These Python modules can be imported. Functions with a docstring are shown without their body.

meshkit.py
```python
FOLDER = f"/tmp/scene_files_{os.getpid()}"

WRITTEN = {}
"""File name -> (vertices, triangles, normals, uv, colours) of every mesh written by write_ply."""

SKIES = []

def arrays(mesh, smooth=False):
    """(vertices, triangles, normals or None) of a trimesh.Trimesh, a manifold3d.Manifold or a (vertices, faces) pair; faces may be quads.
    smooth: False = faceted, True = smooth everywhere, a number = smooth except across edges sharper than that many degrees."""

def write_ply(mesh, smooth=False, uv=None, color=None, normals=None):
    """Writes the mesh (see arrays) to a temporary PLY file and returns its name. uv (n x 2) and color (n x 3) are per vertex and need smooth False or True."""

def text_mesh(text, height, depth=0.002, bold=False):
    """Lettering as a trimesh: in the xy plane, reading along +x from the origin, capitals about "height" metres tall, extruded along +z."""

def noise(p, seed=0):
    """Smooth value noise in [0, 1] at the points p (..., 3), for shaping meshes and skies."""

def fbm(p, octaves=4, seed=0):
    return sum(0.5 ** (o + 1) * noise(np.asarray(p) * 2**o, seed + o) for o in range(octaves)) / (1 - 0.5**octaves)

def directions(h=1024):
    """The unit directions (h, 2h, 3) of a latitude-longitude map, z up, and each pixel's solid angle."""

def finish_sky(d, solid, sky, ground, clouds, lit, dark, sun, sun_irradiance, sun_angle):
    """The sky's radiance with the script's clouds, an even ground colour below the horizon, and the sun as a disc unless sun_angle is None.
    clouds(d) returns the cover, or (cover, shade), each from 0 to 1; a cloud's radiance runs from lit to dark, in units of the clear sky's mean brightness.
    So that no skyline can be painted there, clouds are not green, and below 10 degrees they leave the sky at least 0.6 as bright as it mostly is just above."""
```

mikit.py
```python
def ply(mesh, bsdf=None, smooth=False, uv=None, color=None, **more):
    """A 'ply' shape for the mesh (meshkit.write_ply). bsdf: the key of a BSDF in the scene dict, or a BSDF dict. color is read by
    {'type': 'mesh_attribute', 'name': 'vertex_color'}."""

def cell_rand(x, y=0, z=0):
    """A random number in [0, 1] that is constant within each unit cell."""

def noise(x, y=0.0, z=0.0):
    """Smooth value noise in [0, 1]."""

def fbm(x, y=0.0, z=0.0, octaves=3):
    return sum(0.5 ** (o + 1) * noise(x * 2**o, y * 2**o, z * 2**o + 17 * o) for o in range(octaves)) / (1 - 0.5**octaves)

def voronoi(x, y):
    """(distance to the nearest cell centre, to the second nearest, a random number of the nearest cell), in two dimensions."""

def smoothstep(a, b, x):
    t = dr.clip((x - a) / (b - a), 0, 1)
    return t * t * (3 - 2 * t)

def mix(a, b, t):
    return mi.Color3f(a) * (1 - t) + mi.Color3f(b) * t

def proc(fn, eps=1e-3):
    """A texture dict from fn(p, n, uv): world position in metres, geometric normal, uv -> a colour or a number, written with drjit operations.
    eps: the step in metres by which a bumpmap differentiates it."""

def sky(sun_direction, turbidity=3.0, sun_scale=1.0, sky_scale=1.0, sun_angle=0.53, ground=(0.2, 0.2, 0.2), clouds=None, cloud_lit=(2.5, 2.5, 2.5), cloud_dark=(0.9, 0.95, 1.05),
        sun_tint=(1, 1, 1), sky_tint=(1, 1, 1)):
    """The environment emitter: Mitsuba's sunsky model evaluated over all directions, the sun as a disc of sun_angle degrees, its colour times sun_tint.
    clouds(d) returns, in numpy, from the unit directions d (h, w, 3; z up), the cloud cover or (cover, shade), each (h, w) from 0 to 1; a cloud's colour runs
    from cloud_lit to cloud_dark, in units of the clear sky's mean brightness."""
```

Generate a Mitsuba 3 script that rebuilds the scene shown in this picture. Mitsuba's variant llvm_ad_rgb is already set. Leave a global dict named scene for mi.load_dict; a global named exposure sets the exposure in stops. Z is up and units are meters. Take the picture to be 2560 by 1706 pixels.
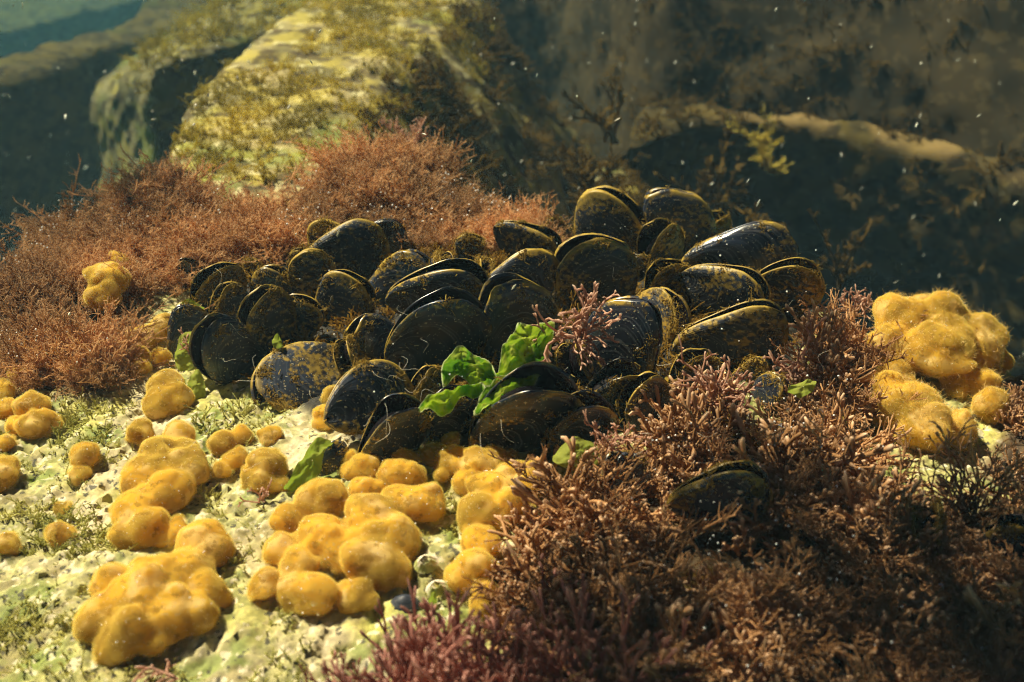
import math
import numpy as np, drjit as dr, mitsuba as mi, trimesh, mikit, meshkit
from mikit import proc, noise, fbm, voronoi, smoothstep, mix
from scipy.interpolate import CubicSpline, RegularGridInterpolator
from scipy.ndimage import map_coordinates
import shapely
T = mi.ScalarTransform4f
rng = np.random.default_rng(7)
scene, labels = {}, {}

# ------------------------------------------------------------------ camera, light, exposure
CAM = np.array([0.0, 0.0, 0.39]); PITCH = math.radians(28.0); FOV = 50.0
FWD = np.array([0, math.cos(PITCH), -math.sin(PITCH)]); UP = np.array([0, math.sin(PITCH), math.cos(PITCH)]); RIGHT = np.array([1.0, 0, 0])
FPX = 1280 / math.tan(math.radians(FOV / 2))                     # the photograph is 2560 x 1706
scene['camera'] = {'type': 'thinlens', 'fov': FOV, 'fov_axis': 'x', 'near_clip': 0.02, 'far_clip': 300.0, 'aperture_radius': 0.0023, 'focus_distance': 0.74,
                   'to_world': T().look_at(origin=CAM.tolist(), target=(CAM + FWD).tolist(), up=[0, 0, 1]), 'medium': {'type': 'ref', 'id': 'sea_water'}}
SUN = np.array([-0.62, 0.42, 1.05])
scene['sky_light'] = mikit.sky(SUN.tolist(), turbidity=3, sun_scale=1.0, sky_scale=0.075, sun_angle=1.5, sun_tint=(1.0, 0.985, 0.94), sky_tint=(0.55, 0.80, 1.0), ground=(0.02, 0.10, 0.11))
exposure = 2.75
scene['sea_water'] = {'type': 'homogeneous', 'albedo': {'type': 'rgb', 'value': [0.10, 0.74, 0.84]}, 'sigma_t': {'type': 'rgb', 'value': [0.085, 0.0220, 0.0265]}}

scene['jelly'] = {'type': 'homogeneous', 'albedo': {'type': 'rgb', 'value': [0.975, 0.79, 0.20]}, 'sigma_t': 210.0}
scene['clear_skin'] = {'type': 'null'}

# ------------------------------------------------------------------ helpers
def tag(key, label, category=None, group=None, kind=None):
    d = {'label': label}
    if category: d['category'] = category
    if group: d['group'] = group
    if kind: d['kind'] = kind
    labels[key] = d
def numbered(name):
    if name not in USED: USED[name] = 0; return name
    USED[name] += 1; return f'{name}_{USED[name]:03d}'
USED = {}
def unit(v): v = np.asarray(v, float); return v / (np.linalg.norm(v, axis=-1, keepdims=True) + 1e-12)
def rays(x, y):
    x, y = np.asarray(x, float), np.asarray(y, float)
    return unit(FWD + RIGHT * ((x - 1280) / FPX)[..., None] + UP * ((853 - y) / FPX)[..., None])
def on_plane(x, y, z=0.0):
    d = rays(x, y); return CAM + d * ((z - CAM[2]) / d[..., 2])[..., None]
def D(pts): return np.asarray(pts, float) * 2560 / 2353          # points read off a 2353 px wide view
def project(p):
    q = np.asarray(p) - CAM; w = q @ FWD
    return 1280 + FPX * (q @ RIGHT) / w, 853 - FPX * (q @ UP) / w
def tubes(P, R, sides=3, u=None, v=None):
    """N polylines P (N,K,3), radii (N,K), as open tubes: vertices, triangles, uv (u = the strand's random, v = along it)."""
    N, K = P.shape[:2]
    t = unit(np.gradient(P, axis=1)); ref = unit(np.random.default_rng(1).normal(size=(N, 1, 3)))
    a = unit(np.cross(t, ref)); b = np.cross(t, a)
    ang = np.arange(sides) * 2 * np.pi / sides
    V = P[:, :, None] + R[:, :, None, None] * (np.cos(ang)[:, None] * a[:, :, None] + np.sin(ang)[:, None] * b[:, :, None])
    i = (np.arange(N)[:, None, None] * K + np.arange(K - 1)[None, :, None]) * sides
    j = np.arange(sides)[None, None]; j2 = (j + 1) % sides
    q = np.stack(np.broadcast_arrays(i + j, i + j2, i + sides + j2, i + sides + j), -1).reshape(-1, 4)
    F = np.vstack([q[:, [0, 1, 2]], q[:, [0, 2, 3]]])
    u = rng.random(N) if u is None else u
    v = np.broadcast_to(np.linspace(0, 1, K), (N, K)) if v is None else v
    uv = np.stack(np.broadcast_arrays(u[:, None, None], v[:, :, None], np.zeros((1, 1, sides)))[:2], -1).reshape(-1, 2)
    return V.reshape(-1, 3), F, uv
def join(parts):
    V, F, U, at = [], [], [], 0
    for v, f, u in parts:
        V.append(v); F.append(f + at); U.append(u); at += len(v)
    return np.vstack(V), np.vstack(F), np.vstack(U)
def put(key, vfu, bsdf, smooth=True):
    v, f, uv = vfu
    scene[key] = mikit.ply((v, f), bsdf, smooth=smooth, uv=uv)
def mat4(o, X, Y, Z, s=1.0):
    m = np.eye(4); m[:3, 0], m[:3, 1], m[:3, 2], m[:3, 3] = np.asarray(X) * s, np.asarray(Y) * s, np.asarray(Z) * s, o
    return m
def frame(z, spin=0.0):
    z = unit(z); x = unit(np.cross([0.3, 1, 0.2], z)); y = np.cross(z, x)
    return math.cos(spin) * x + math.sin(spin) * y, -math.sin(spin) * x + math.cos(spin) * y, z
def grid_faces(n, m, wrap=False):
    i, j = np.meshgrid(np.arange(n - 1), np.arange(m if wrap else m - 1), indexing='ij')
    a, b, c, d = i * m + j, i * m + (j + 1) % m, (i + 1) * m + (j + 1) % m, (i + 1) * m + j
    q = np.stack([a, b, c, d], -1).reshape(-1, 4)
    return np.vstack([q[:, [0, 1, 2]], q[:, [0, 2, 3]]])
def surface_nets(Fv, org, h):
    s = Fv < 0
    n = np.array(Fv.shape) - 1
    tot, cnt = np.zeros((*n, 3)), np.zeros(n)
    for ax in range(3):
        for o1 in (0, 1):
            for o2 in (0, 1):
                off = [0, 0, 0]; oth = [k for k in range(3) if k != ax]; off[oth[0]], off[oth[1]] = o1, o2
                sl0 = tuple(slice(off[k], off[k] + n[k]) for k in range(3)); off2 = list(off); off2[ax] = 1
                sl1 = tuple(slice(off2[k], off2[k] + n[k]) for k in range(3))
                a, b = Fv[sl0], Fv[sl1]; cross = (a < 0) != (b < 0)
                t = np.where(cross, a / np.where(cross, a - b, 1), 0)
                pos = np.zeros((*n, 3)); pos[..., oth[0]], pos[..., oth[1]], pos[..., ax] = o1, o2, t
                tot += pos * cross[..., None]; cnt += cross
    act = cnt > 0; idx = -np.ones(n, int); idx[act] = np.arange(act.sum())
    cell = np.argwhere(act)
    V = org + h * (cell + tot[act] / cnt[act][:, None])
    faces = []
    for ax in range(3):
        b, c = (ax + 1) % 3, (ax + 2) % 3
        sl0 = [slice(1, -1)] * 3; sl1 = [slice(1, -1)] * 3; sl0[ax] = slice(0, -1); sl1[ax] = slice(1, None)
        A, B = s[tuple(sl0)], s[tuple(sl1)]
        for flip, hit in ((False, A & ~B), (True, ~A & B)):
            w = np.argwhere(hit) + np.array([0 if k == ax else 1 for k in range(3)])
            eb, ec = np.eye(3, dtype=int)[b], np.eye(3, dtype=int)[c]
            q = [w - eb - ec, w - ec, w, w - eb]
            q = np.stack([idx[tuple(x.T)] for x in q], -1)
            faces.append(q[:, ::-1] if flip else q)
    q = np.vstack(faces)
    return V, np.vstack([q[:, [0, 1, 2]], q[:, [0, 2, 3]]])
def normals(V, F):
    n = np.zeros_like(V); fn = np.cross(V[F[:, 1]] - V[F[:, 0]], V[F[:, 2]] - V[F[:, 0]])
    for k in range(3): np.add.at(n, F[:, k], fn)
    return unit(n)
def sample_surface(V, F, n, weight=None, r=rng):
    a = np.linalg.norm(np.cross(V[F[:, 1]] - V[F[:, 0]], V[F[:, 2]] - V[F[:, 0]]), axis=1)
    if weight is not None: a = a * weight
    k = r.choice(len(F), n, p=a / a.sum()); w = r.dirichlet([1, 1, 1], n)
    N = normals(V, F)
    return np.einsum('nk,nkj->nj', w, V[F[k]]), unit(np.einsum('nk,nkj->nj', w, N[F[k]])), k
def hairs(p, n, length, radius, spread=0.7, r=rng, K=3, curl=0.6):
    """fine hairs rooted at p along n: tapered little tubes"""
    m = len(p); d = unit(n + spread * r.normal(size=(m, 3))); c = unit(r.normal(size=(m, 3)))
    L = length * r.uniform(0.4, 1.3, (m, 1, 1)); s = np.linspace(0, 1, K)[None, :, None]
    P = p[:, None] + L * (d[:, None] * s + curl * c[:, None] * s ** 2 * 0.5)
    return tubes(P, radius * r.uniform(0.6, 1.4, (m, 1)) * np.linspace(1.0, 0.35, K)[None], 3, u=r.random(m))
def inside(poly, xy):
    return shapely.contains_xy(shapely.Polygon(poly).buffer(0), xy[:, 0], xy[:, 1])
def poly_dist(poly, x, y):
    """signed distance to a polygon (negative inside)"""
    p = np.asarray(poly); q = np.roll(p, -1, 0); best = np.full(x.shape, 1e9)
    for a, b in zip(p, q):
        e = b - a; t = np.clip(((x - a[0]) * e[0] + (y - a[1]) * e[1]) / (e @ e), 0, 1)
        best = np.minimum(best, np.hypot(x - a[0] - t * e[0], y - a[1] - t * e[1]))
    ins = shapely.contains_xy(shapely.Polygon(p), x.ravel(), y.ravel()).reshape(x.shape)
    return np.where(ins, -best, best)

# ------------------------------------------------------------------ materials
def spot(p, f, lo, hi, dx=0.0): return smoothstep(lo, hi, fbm(p.x * f + dx, p.y * f + 3.1, p.z * f, 3))
def rock_color(p, n, uv):
    pale = mix((0.53, 0.45, 0.27), (0.38, 0.32, 0.17), spot(p, 60, 0.35, 0.65))
    c = mix(pale, (0.44, 0.40, 0.09), spot(p, 28, 0.40, 0.62, 5.0) * 0.85)          # yellow film
    c = mix(c, mix((0.20, 0.20, 0.06), (0.40, 0.37, 0.14), spot(p, 230, 0.35, 0.65, 41.0)), smoothstep(0.31, 0.53, fbm(p.x * 17, p.y * 17, 7.0, 3) + 0.35 * (fbm(p.x * 160, p.y * 160, p.z * 160) - 0.5)) * 0.85)
    c = mix(c, (0.17, 0.22, 0.04), spot(p, 45, 0.53, 0.68, 11.0) * 0.75)             # green film
    c = mix(c, (0.24, 0.19, 0.08), spot(p, 90, 0.56, 0.7, 23.0) * 0.7)
    c = mix(c, (0.68, 0.60, 0.42), spot(p, 240, 0.58, 0.72, 2.0) * 0.7)
    c = c * (0.62 + 0.76 * fbm(p.x * 520, p.y * 520, p.z * 520, 3))
    c = mix(c, (0.05, 0.045, 0.03), spot(p, 300, 0.62, 0.74, 31.0) * 0.9)
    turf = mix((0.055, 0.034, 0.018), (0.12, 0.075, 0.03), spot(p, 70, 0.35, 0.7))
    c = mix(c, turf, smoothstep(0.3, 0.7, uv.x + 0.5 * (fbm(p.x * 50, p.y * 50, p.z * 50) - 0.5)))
    return mix(c, (0.022, 0.018, 0.012), smoothstep(0.3, 0.7, uv.y))            # black byssus felt under the mussels
def stone_color(lit):  # lit scales the same stone darker; low values put shade into its colour
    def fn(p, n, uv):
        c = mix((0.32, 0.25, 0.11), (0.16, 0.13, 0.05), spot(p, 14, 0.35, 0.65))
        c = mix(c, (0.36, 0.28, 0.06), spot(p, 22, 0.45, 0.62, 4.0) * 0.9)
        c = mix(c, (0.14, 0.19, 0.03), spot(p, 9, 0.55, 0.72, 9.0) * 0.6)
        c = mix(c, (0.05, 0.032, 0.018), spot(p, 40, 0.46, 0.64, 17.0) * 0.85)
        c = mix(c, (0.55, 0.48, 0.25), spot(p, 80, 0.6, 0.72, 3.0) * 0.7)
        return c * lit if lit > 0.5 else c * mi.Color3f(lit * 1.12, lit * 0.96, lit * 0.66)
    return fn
def shell_color(film, tint):
    def fn(p, n, uv):
        ring = noise(uv.x * 75, p.x * 25, p.y * 25); ray = noise(uv.y * 140, uv.x * 5, 3.0)
        c = mix((0.012, 0.015, 0.026), (0.105, 0.110, 0.118), smoothstep(0.50, 0.85, ring) * (0.35 + 0.65 * ray))
        c = mix(c, (0.045, 0.062, 0.105), smoothstep(0.45, 0.7, noise(p.x * 40, p.y * 40, p.z * 40)) * 0.45)
        side = dr.abs(uv.y - 0.5) * 2
        f = fbm(p.x * 44, p.y * 44, p.z * 44, 4) + 0.16 * smoothstep(0.80, 0.99, uv.x) + 0.20 * smoothstep(0.35, 0.95, side) + 0.10 * (ring - 0.5) - 0.07 + film + 0.30 * (noise(p.x * 16 + 5, p.y * 16, p.z * 16) - 0.5)
        fine = fbm(p.x * 380, p.y * 380, p.z * 380, 3)
        ochre = mix((0.14, 0.085, 0.012), (0.52, 0.34, 0.05), smoothstep(0.25, 0.75, fine))
        ochre = mix(ochre, mi.Color3f(tint), 0.35)
        c = mix(c, ochre, smoothstep(0.40, 0.66, f + 0.75 * (fine - 0.5)) * 0.93)
        c = mix(c, (0.62, 0.55, 0.38), smoothstep(0.80, 0.88, noise(p.x * 760 + 9, p.y * 760, p.z * 760)) * 0.6)
        c = mix(c, mix((0.20, 0.13, 0.018), (0.50, 0.34, 0.05), fine), smoothstep(0.93, 0.985, uv.x) * smoothstep(0.25, 0.45, fbm(p.x * 70, p.y * 70, p.z * 70) + film) * 0.9)
        return dr.select(uv.x > 2.3, mi.Color3f(0.014, 0.005, 0.009), c)
    return fn
def golden(p, n, uv):
    c = mix((0.84, 0.56, 0.06), (0.46, 0.31, 0.045), spot(p, 42, 0.38, 0.66))
    c = mix(c, (0.95, 0.80, 0.40), spot(p, 75, 0.50, 0.68, 6.0) * 0.85)
    c = mix(c, (0.40, 0.22, 0.03), smoothstep(0.50, 0.64, fbm(p.x * 60 + 2.0 * noise(p.x * 90, p.y * 90, p.z * 90), p.y * 130, p.z * 60, 3)) * 0.6)
    c = mix(c, (0.30, 0.15, 0.02), spot(p, 260, 0.58, 0.72, 14.0) * 0.6)
    return mix(c, (0.75, 0.62, 0.35), smoothstep(0.72, 0.82, noise(p.x * 800, p.y * 800, p.z * 800)) * 0.6)
def golden_hair(p, n, uv): return mix((0.72, 0.47, 0.08), (0.92, 0.76, 0.40), uv.x * uv.x)
def weed(dark, mid, tip, f=9.0):
    def fn(p, n, uv):
        k = smoothstep(0.3, 0.7, fbm(p.x * f, p.y * f, p.z * f, 3))
        c = mix(mix(dark, mid, k), mid, 0.5 * uv.x)
        return mix(c, tip, smoothstep(0.80, 1.0, uv.y) * (0.25 + 0.6 * uv.x))
    return fn
def thin(c, trans=0.8, rough=0.5, eta=1.3): return {'type': 'principledthin', 'base_color': proc(c), 'roughness': rough, 'diff_trans': trans, 'eta': eta}
def two(b): return {'type': 'twosided', 'bsdf': b}
def principled(c, rough=0.6, spec=0.4, **k):
    return two({'type': 'principled', 'base_color': proc(c) if callable(c) else {'type': 'rgb', 'value': list(c)}, 'roughness': rough, 'specular': spec, **k})
scene['rock_surface'] = principled(rock_color, 0.75, 0.3)
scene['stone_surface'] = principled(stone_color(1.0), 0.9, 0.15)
def lit_edge_color(p, n, uv): return mix(stone_color(0.20)(p, n, uv), (0.22, 0.14, 0.05), smoothstep(-0.20, -0.15, p.z) * smoothstep(0.30, 0.50, p.x) * spot(p, 12, 0.35, 0.6))  # the sunlit upper edge is put into the colour as a lighter strip
scene['painted_lit_edge_surface'] = principled(lit_edge_color, 0.9, 0.15)
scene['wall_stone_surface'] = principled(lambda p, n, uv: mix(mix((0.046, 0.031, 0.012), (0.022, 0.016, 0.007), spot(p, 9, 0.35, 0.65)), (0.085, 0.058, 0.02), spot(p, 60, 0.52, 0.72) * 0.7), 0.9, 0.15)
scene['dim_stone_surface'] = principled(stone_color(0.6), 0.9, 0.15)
scene['shaded_stone_surface'] = principled(stone_color(0.21), 0.9, 0.15)  # darkened copy of the stone, painting in the shade on the far ledges
scene['shell_dark'] = principled(shell_color(-0.24, (0.2, 0.13, 0.03)), 0.28, 0.6)
scene['shell_mid'] = principled(shell_color(-0.12, (0.2, 0.14, 0.03)), 0.33, 0.55)
scene['shell_olive'] = principled(shell_color(-0.05, (0.16, 0.13, 0.05)), 0.5, 0.4)
scene['shell_ochre'] = principled(shell_color(0.04, (0.30, 0.17, 0.02)), 0.55, 0.4)
scene['mantle_dark'] = principled((0.006, 0.003, 0.005), 0.4, 0.4)
scene['golden_jelly'] = thin(golden, 1.1, 0.25, 1.5)
scene['golden_hair'] = thin(golden_hair, 0.9, 0.5)
def fuzz_color(p, n, uv): return mix((0.30, 0.19, 0.03), (0.58, 0.42, 0.12), uv.x * uv.x)
scene['shell_fuzz'] = thin(fuzz_color, 0.9, 0.5)
scene['weed_brown'] = thin(weed((0.28, 0.15, 0.07), (0.76, 0.46, 0.22), (0.98, 0.80, 0.54), 13.0), 0.8, 0.4)
scene['weed_right'] = thin(weed((0.16, 0.075, 0.03), (0.56, 0.31, 0.14), (0.94, 0.70, 0.48), 30.0), 0.4, 0.4)
scene['weed_red'] = thin(weed((0.34, 0.13, 0.10), (0.62, 0.31, 0.24), (0.80, 0.52, 0.42), 14.0), 0.8, 0.4)
scene['weed_pink'] = thin(weed((0.44, 0.24, 0.16), (0.66, 0.40, 0.28), (0.92, 0.72, 0.58), 40.0), 0.8, 0.4)
scene['weed_yellow'] = thin(weed((0.22, 0.17, 0.03), (0.66, 0.53, 0.09), (0.82, 0.70, 0.26), 15.0), 0.8, 0.4)
scene['weed_dim'] = thin(weed((0.10, 0.06, 0.02), (0.24, 0.15, 0.035), (0.35, 0.23, 0.06), 9.0), 0.8, 0.4)
scene['weed_turf'] = thin(weed((0.36, 0.36, 0.08), (0.66, 0.62, 0.22), (0.80, 0.74, 0.36), 20.0), 0.8, 0.5)
scene['weed_felt'] = thin(weed((0.20, 0.11, 0.02), (0.42, 0.25, 0.04), (0.60, 0.44, 0.15), 40.0), 0.8, 0.5)
scene['sea_lettuce_leaf'] = two({'type': 'principled', 'base_color': {'type': 'rgb', 'value': [0.1, 0.3, 0.02]}, 'roughness': 0.4})
def ulva_color(p, n, uv):
    c = mix((0.11, 0.29, 0.012), (0.38, 0.54, 0.03), spot(p, 75, 0.35, 0.65))
    c = mix(c, (0.52, 0.58, 0.10), spot(p, 120, 0.50, 0.72, 8.0) * 0.7)
    return mix(c, (0.55, 0.62, 0.32), smoothstep(0.92, 0.985, uv.x))
scene['sea_lettuce_leaf'] = {'type': 'principledthin', 'base_color': proc(ulva_color), 'roughness': 0.4, 'diff_trans': 1.3, 'eta': 1.2}
def scrap_color(p, n, uv): return mix((0.22, 0.30, 0.03), (0.36, 0.40, 0.08), spot(p, 70, 0.3, 0.7))
scene['scrap_leaf'] = thin(scrap_color, 1.0, 0.35)
scene['bubble_air'] = {'type': 'dielectric', 'int_ior': 1.0, 'ext_ior': 1.33}
scene['speck_white'] = principled((0.75, 0.70, 0.58), 0.4, 0.5)
scene['sand'] = principled(lambda p, n, uv: mix((0.12, 0.13, 0.11), (0.19, 0.20, 0.16), spot(p, 3, 0.3, 0.7)), 0.9, 0.1)
def barnacle_color(p, n, uv): return mix((0.62, 0.56, 0.42), (0.30, 0.32, 0.10), spot(p, 160, 0.42, 0.66))
scene['barnacle_plate'] = principled(barnacle_color, 0.6, 0.3)
scene['limpet_shell'] = principled(shell_color(-0.25, (0.1, 0.1, 0.1)), 0.5, 0.4)

# ------------------------------------------------------------------ the setting: the rock in front
EDGE_PX = D([(-700, 1040), (0, 645), (130, 560), (300, 440), (400, 455), (520, 525), (640, 520), (760, 455), (860, 415), (990, 440), (1130, 500), (1270, 535), (1340, 560),
             (1600, 550), (1790, 630), (1880, 710), (1960, 765), (2060, 800), (2353, 845), (2800, 960)])
edge = on_plane(EDGE_PX[:, 0], EDGE_PX[:, 1])[:, :2]
ROCK = np.vstack([edge, [[1.6, 0.62], [1.6, -0.6], [-1.6, -0.6], [-1.6, 0.55]]])
def bump(x, y, px, h, sx, sy):
    c = on_plane(*D(px))[:2]; return h * np.exp(-((x - c[0]) / sx) ** 2 - ((y - c[1]) / sy) ** 2)
def rock_top(x, y, drop=True):
    p3 = np.stack([x, y, 0 * x], -1)
    z = 0.020 * (meshkit.fbm(p3 * 7, 3, 3) - 0.5)
    z = z + bump(x, y, (1200, 800), 0.016, 0.26, 0.15) + bump(x, y, (870, 470), 0.016, 0.10, 0.08) + bump(x, y, (330, 530), 0.012, 0.10, 0.10) + bump(x, y, (1700, 1350), 0.02, 0.2, 0.12)
    if not drop: return z
    sd = poly_dist(ROCK, x, y) + 0.03 * (meshkit.fbm(p3 * 12, 3, 8) - 0.5)
    k = np.clip((sd + 0.02) / 0.16, 0, 1)
    return z - 1.1 * k * k * (3 - 2 * k) * (0.55 + 0.45 * np.clip(sd / 0.2, 0, 1))
def spread_axis(parts): return np.unique(np.concatenate([np.linspace(a, b, n) for a, b, n in parts]))
gx = spread_axis([(-1.9, -0.62, 60), (-0.62, 0.62, 540), (0.62, 1.9, 60)]); gy = spread_axis([(-0.9, 0.3, 40), (0.3, 1.32, 420), (1.32, 1.7, 40)])
XX, YY = np.meshgrid(gx, gy, indexing='ij')
ZS = rock_top(XX, YY)
_top = RegularGridInterpolator((gx, gy), ZS, bounds_error=False, fill_value=-1.1)
_flat = RegularGridInterpolator((gx, gy), rock_top(XX, YY, False), bounds_error=False, fill_value=0.0)
def top(x, y): return _top(np.stack([x, y], -1))
def at(x, y, lift=0.0):
    """where the line of sight of a photograph point meets the rock, or comes within LIFT metres above it"""
    x, y = np.broadcast_arrays(np.asarray(x, float), np.asarray(y, float)); d = rays(x, y).reshape(-1, 3); L = np.broadcast_to(lift, x.shape).reshape(-1)
    t = np.full(len(d), 0.15); done = np.zeros(len(d), bool)
    for _ in range(1500):
        p = CAM + d * t[:, None]; done |= p[:, 2] - _flat(p[:, :2]) < L
        if done.all(): break
        t = np.where(done, t, t + 0.0015)
    return (CAM + d * t[:, None]).reshape(*x.shape, 3)
def world_poly(px):
    px = np.asarray(px, float); n = []
    for a, b in zip(px, np.roll(px, -1, 0)): n += [a + (b - a) * k / 4 for k in range(4)]
    n = np.array(n); return on_plane(n[:, 0], np.maximum(n[:, 1], 60))[:, :2]
WEED_LEFT = world_poly(D([(-500, 900), (0, 625), (130, 540), (300, 415), (400, 425), (520, 480), (640, 470), (740, 450), (760, 560), (700, 620), (580, 650), (470, 670), (410, 690), (330, 690), (295, 760), (285, 860), (230, 920), (120, 905), (-60, 850), (-500, 1100)]))
WEED_RIDGE = world_poly(D([(640, 470), (760, 425), (860, 395), (990, 420), (1130, 485), (1275, 535), (1275, 580), (1120, 580), (1000, 590), (900, 580), (830, 560), (740, 570), (700, 600), (720, 500)]))
WEED_RIGHT = world_poly(D([(1330, 1210), (1410, 1140), (1490, 1100), (1560, 1070), (1640, 1035), (1835, 985), (1895, 850), (1915, 760), (2000, 775), (1975, 850), (1935, 950), (1950, 1090), (2040, 1180), (2150, 1210), (2353, 1180), (2800, 1190), (3000, 2000), (1300, 1900), (1330, 1560), (1130, 1440), (1180, 1360), (1240, 1250)]))
WEED_EDGE = world_poly(D([(2290, 900), (2353, 870), (2800, 960), (2800, 1200), (2353, 1150), (2230, 1080), (2310, 1000)]))
WEED_FRONT = world_poly(D([(680, 1950), (720, 1720), (800, 1650), (900, 1600), (1060, 1580), (1180, 1540), (1340, 1600), (1500, 1950)]))
WEED_CORNER = world_poly(D([(-100, 1900), (60, 1620), (150, 1560), (240, 1550), (330, 1640), (380, 1900)]))
p3 = np.stack([XX, YY, 0 * XX], -1)
pale = meshkit.fbm(p3 * 34, 4, 5) - 0.5
pits = np.clip(meshkit.noise(p3 * 130, 9) - 0.62, 0, 1) + 0.6 * np.clip(meshkit.noise(p3 * 260, 12) - 0.62, 0, 1)
ZF = ZS + 0.011 * pale - 0.010 * pits + 0.0030 * (meshkit.noise(p3 * 420, 4) - 0.5) + 0.0030 * (meshkit.noise(p3 * 210, 6) - 0.5)
cover = np.zeros_like(XX)
for poly in (WEED_LEFT, WEED_RIDGE, WEED_RIGHT, WEED_FRONT, WEED_EDGE): cover = np.maximum(cover, np.clip(0.5 - poly_dist(poly, XX, YY) / 0.05, 0, 1))
bed = world_poly(D([(440, 760), (520, 640), (800, 560), (1200, 560), (1600, 530), (1900, 700), (1800, 880), (1500, 1000), (1250, 1090), (840, 1060), (620, 900)]))
felt = np.clip(0.6 - poly_dist(bed, XX, YY) / 0.03, 0, 1)
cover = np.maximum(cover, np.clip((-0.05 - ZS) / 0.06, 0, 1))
put('rock_ground', (np.stack([XX, YY, ZF], -1).reshape(-1, 3), grid_faces(len(gx), len(gy))[:, ::-1], np.stack([cover, felt], -1).reshape(-1, 2)), 'rock_surface')
tag('rock_ground', 'pale pitted limestone rock with yellow green film carrying the mussels', kind='structure')
sx = np.concatenate([-np.geomspace(80, 0.4, 40), [0], np.geomspace(0.4, 80, 40)]); SX, SY = np.meshgrid(sx, sx, indexing='ij')
put('seabed', (np.stack([SX, SY, -3.0 + 0.10 * (meshkit.fbm(np.stack([SX, SY, 0 * SX], -1) * 1.3, 3, 2) - 0.5)], -1).reshape(-1, 3), grid_faces(81, 81)[:, ::-1], np.zeros((81 * 81, 2))), 'sand')
tag('seabed', 'dim sandy sea floor fading into teal water', kind='structure')

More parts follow.
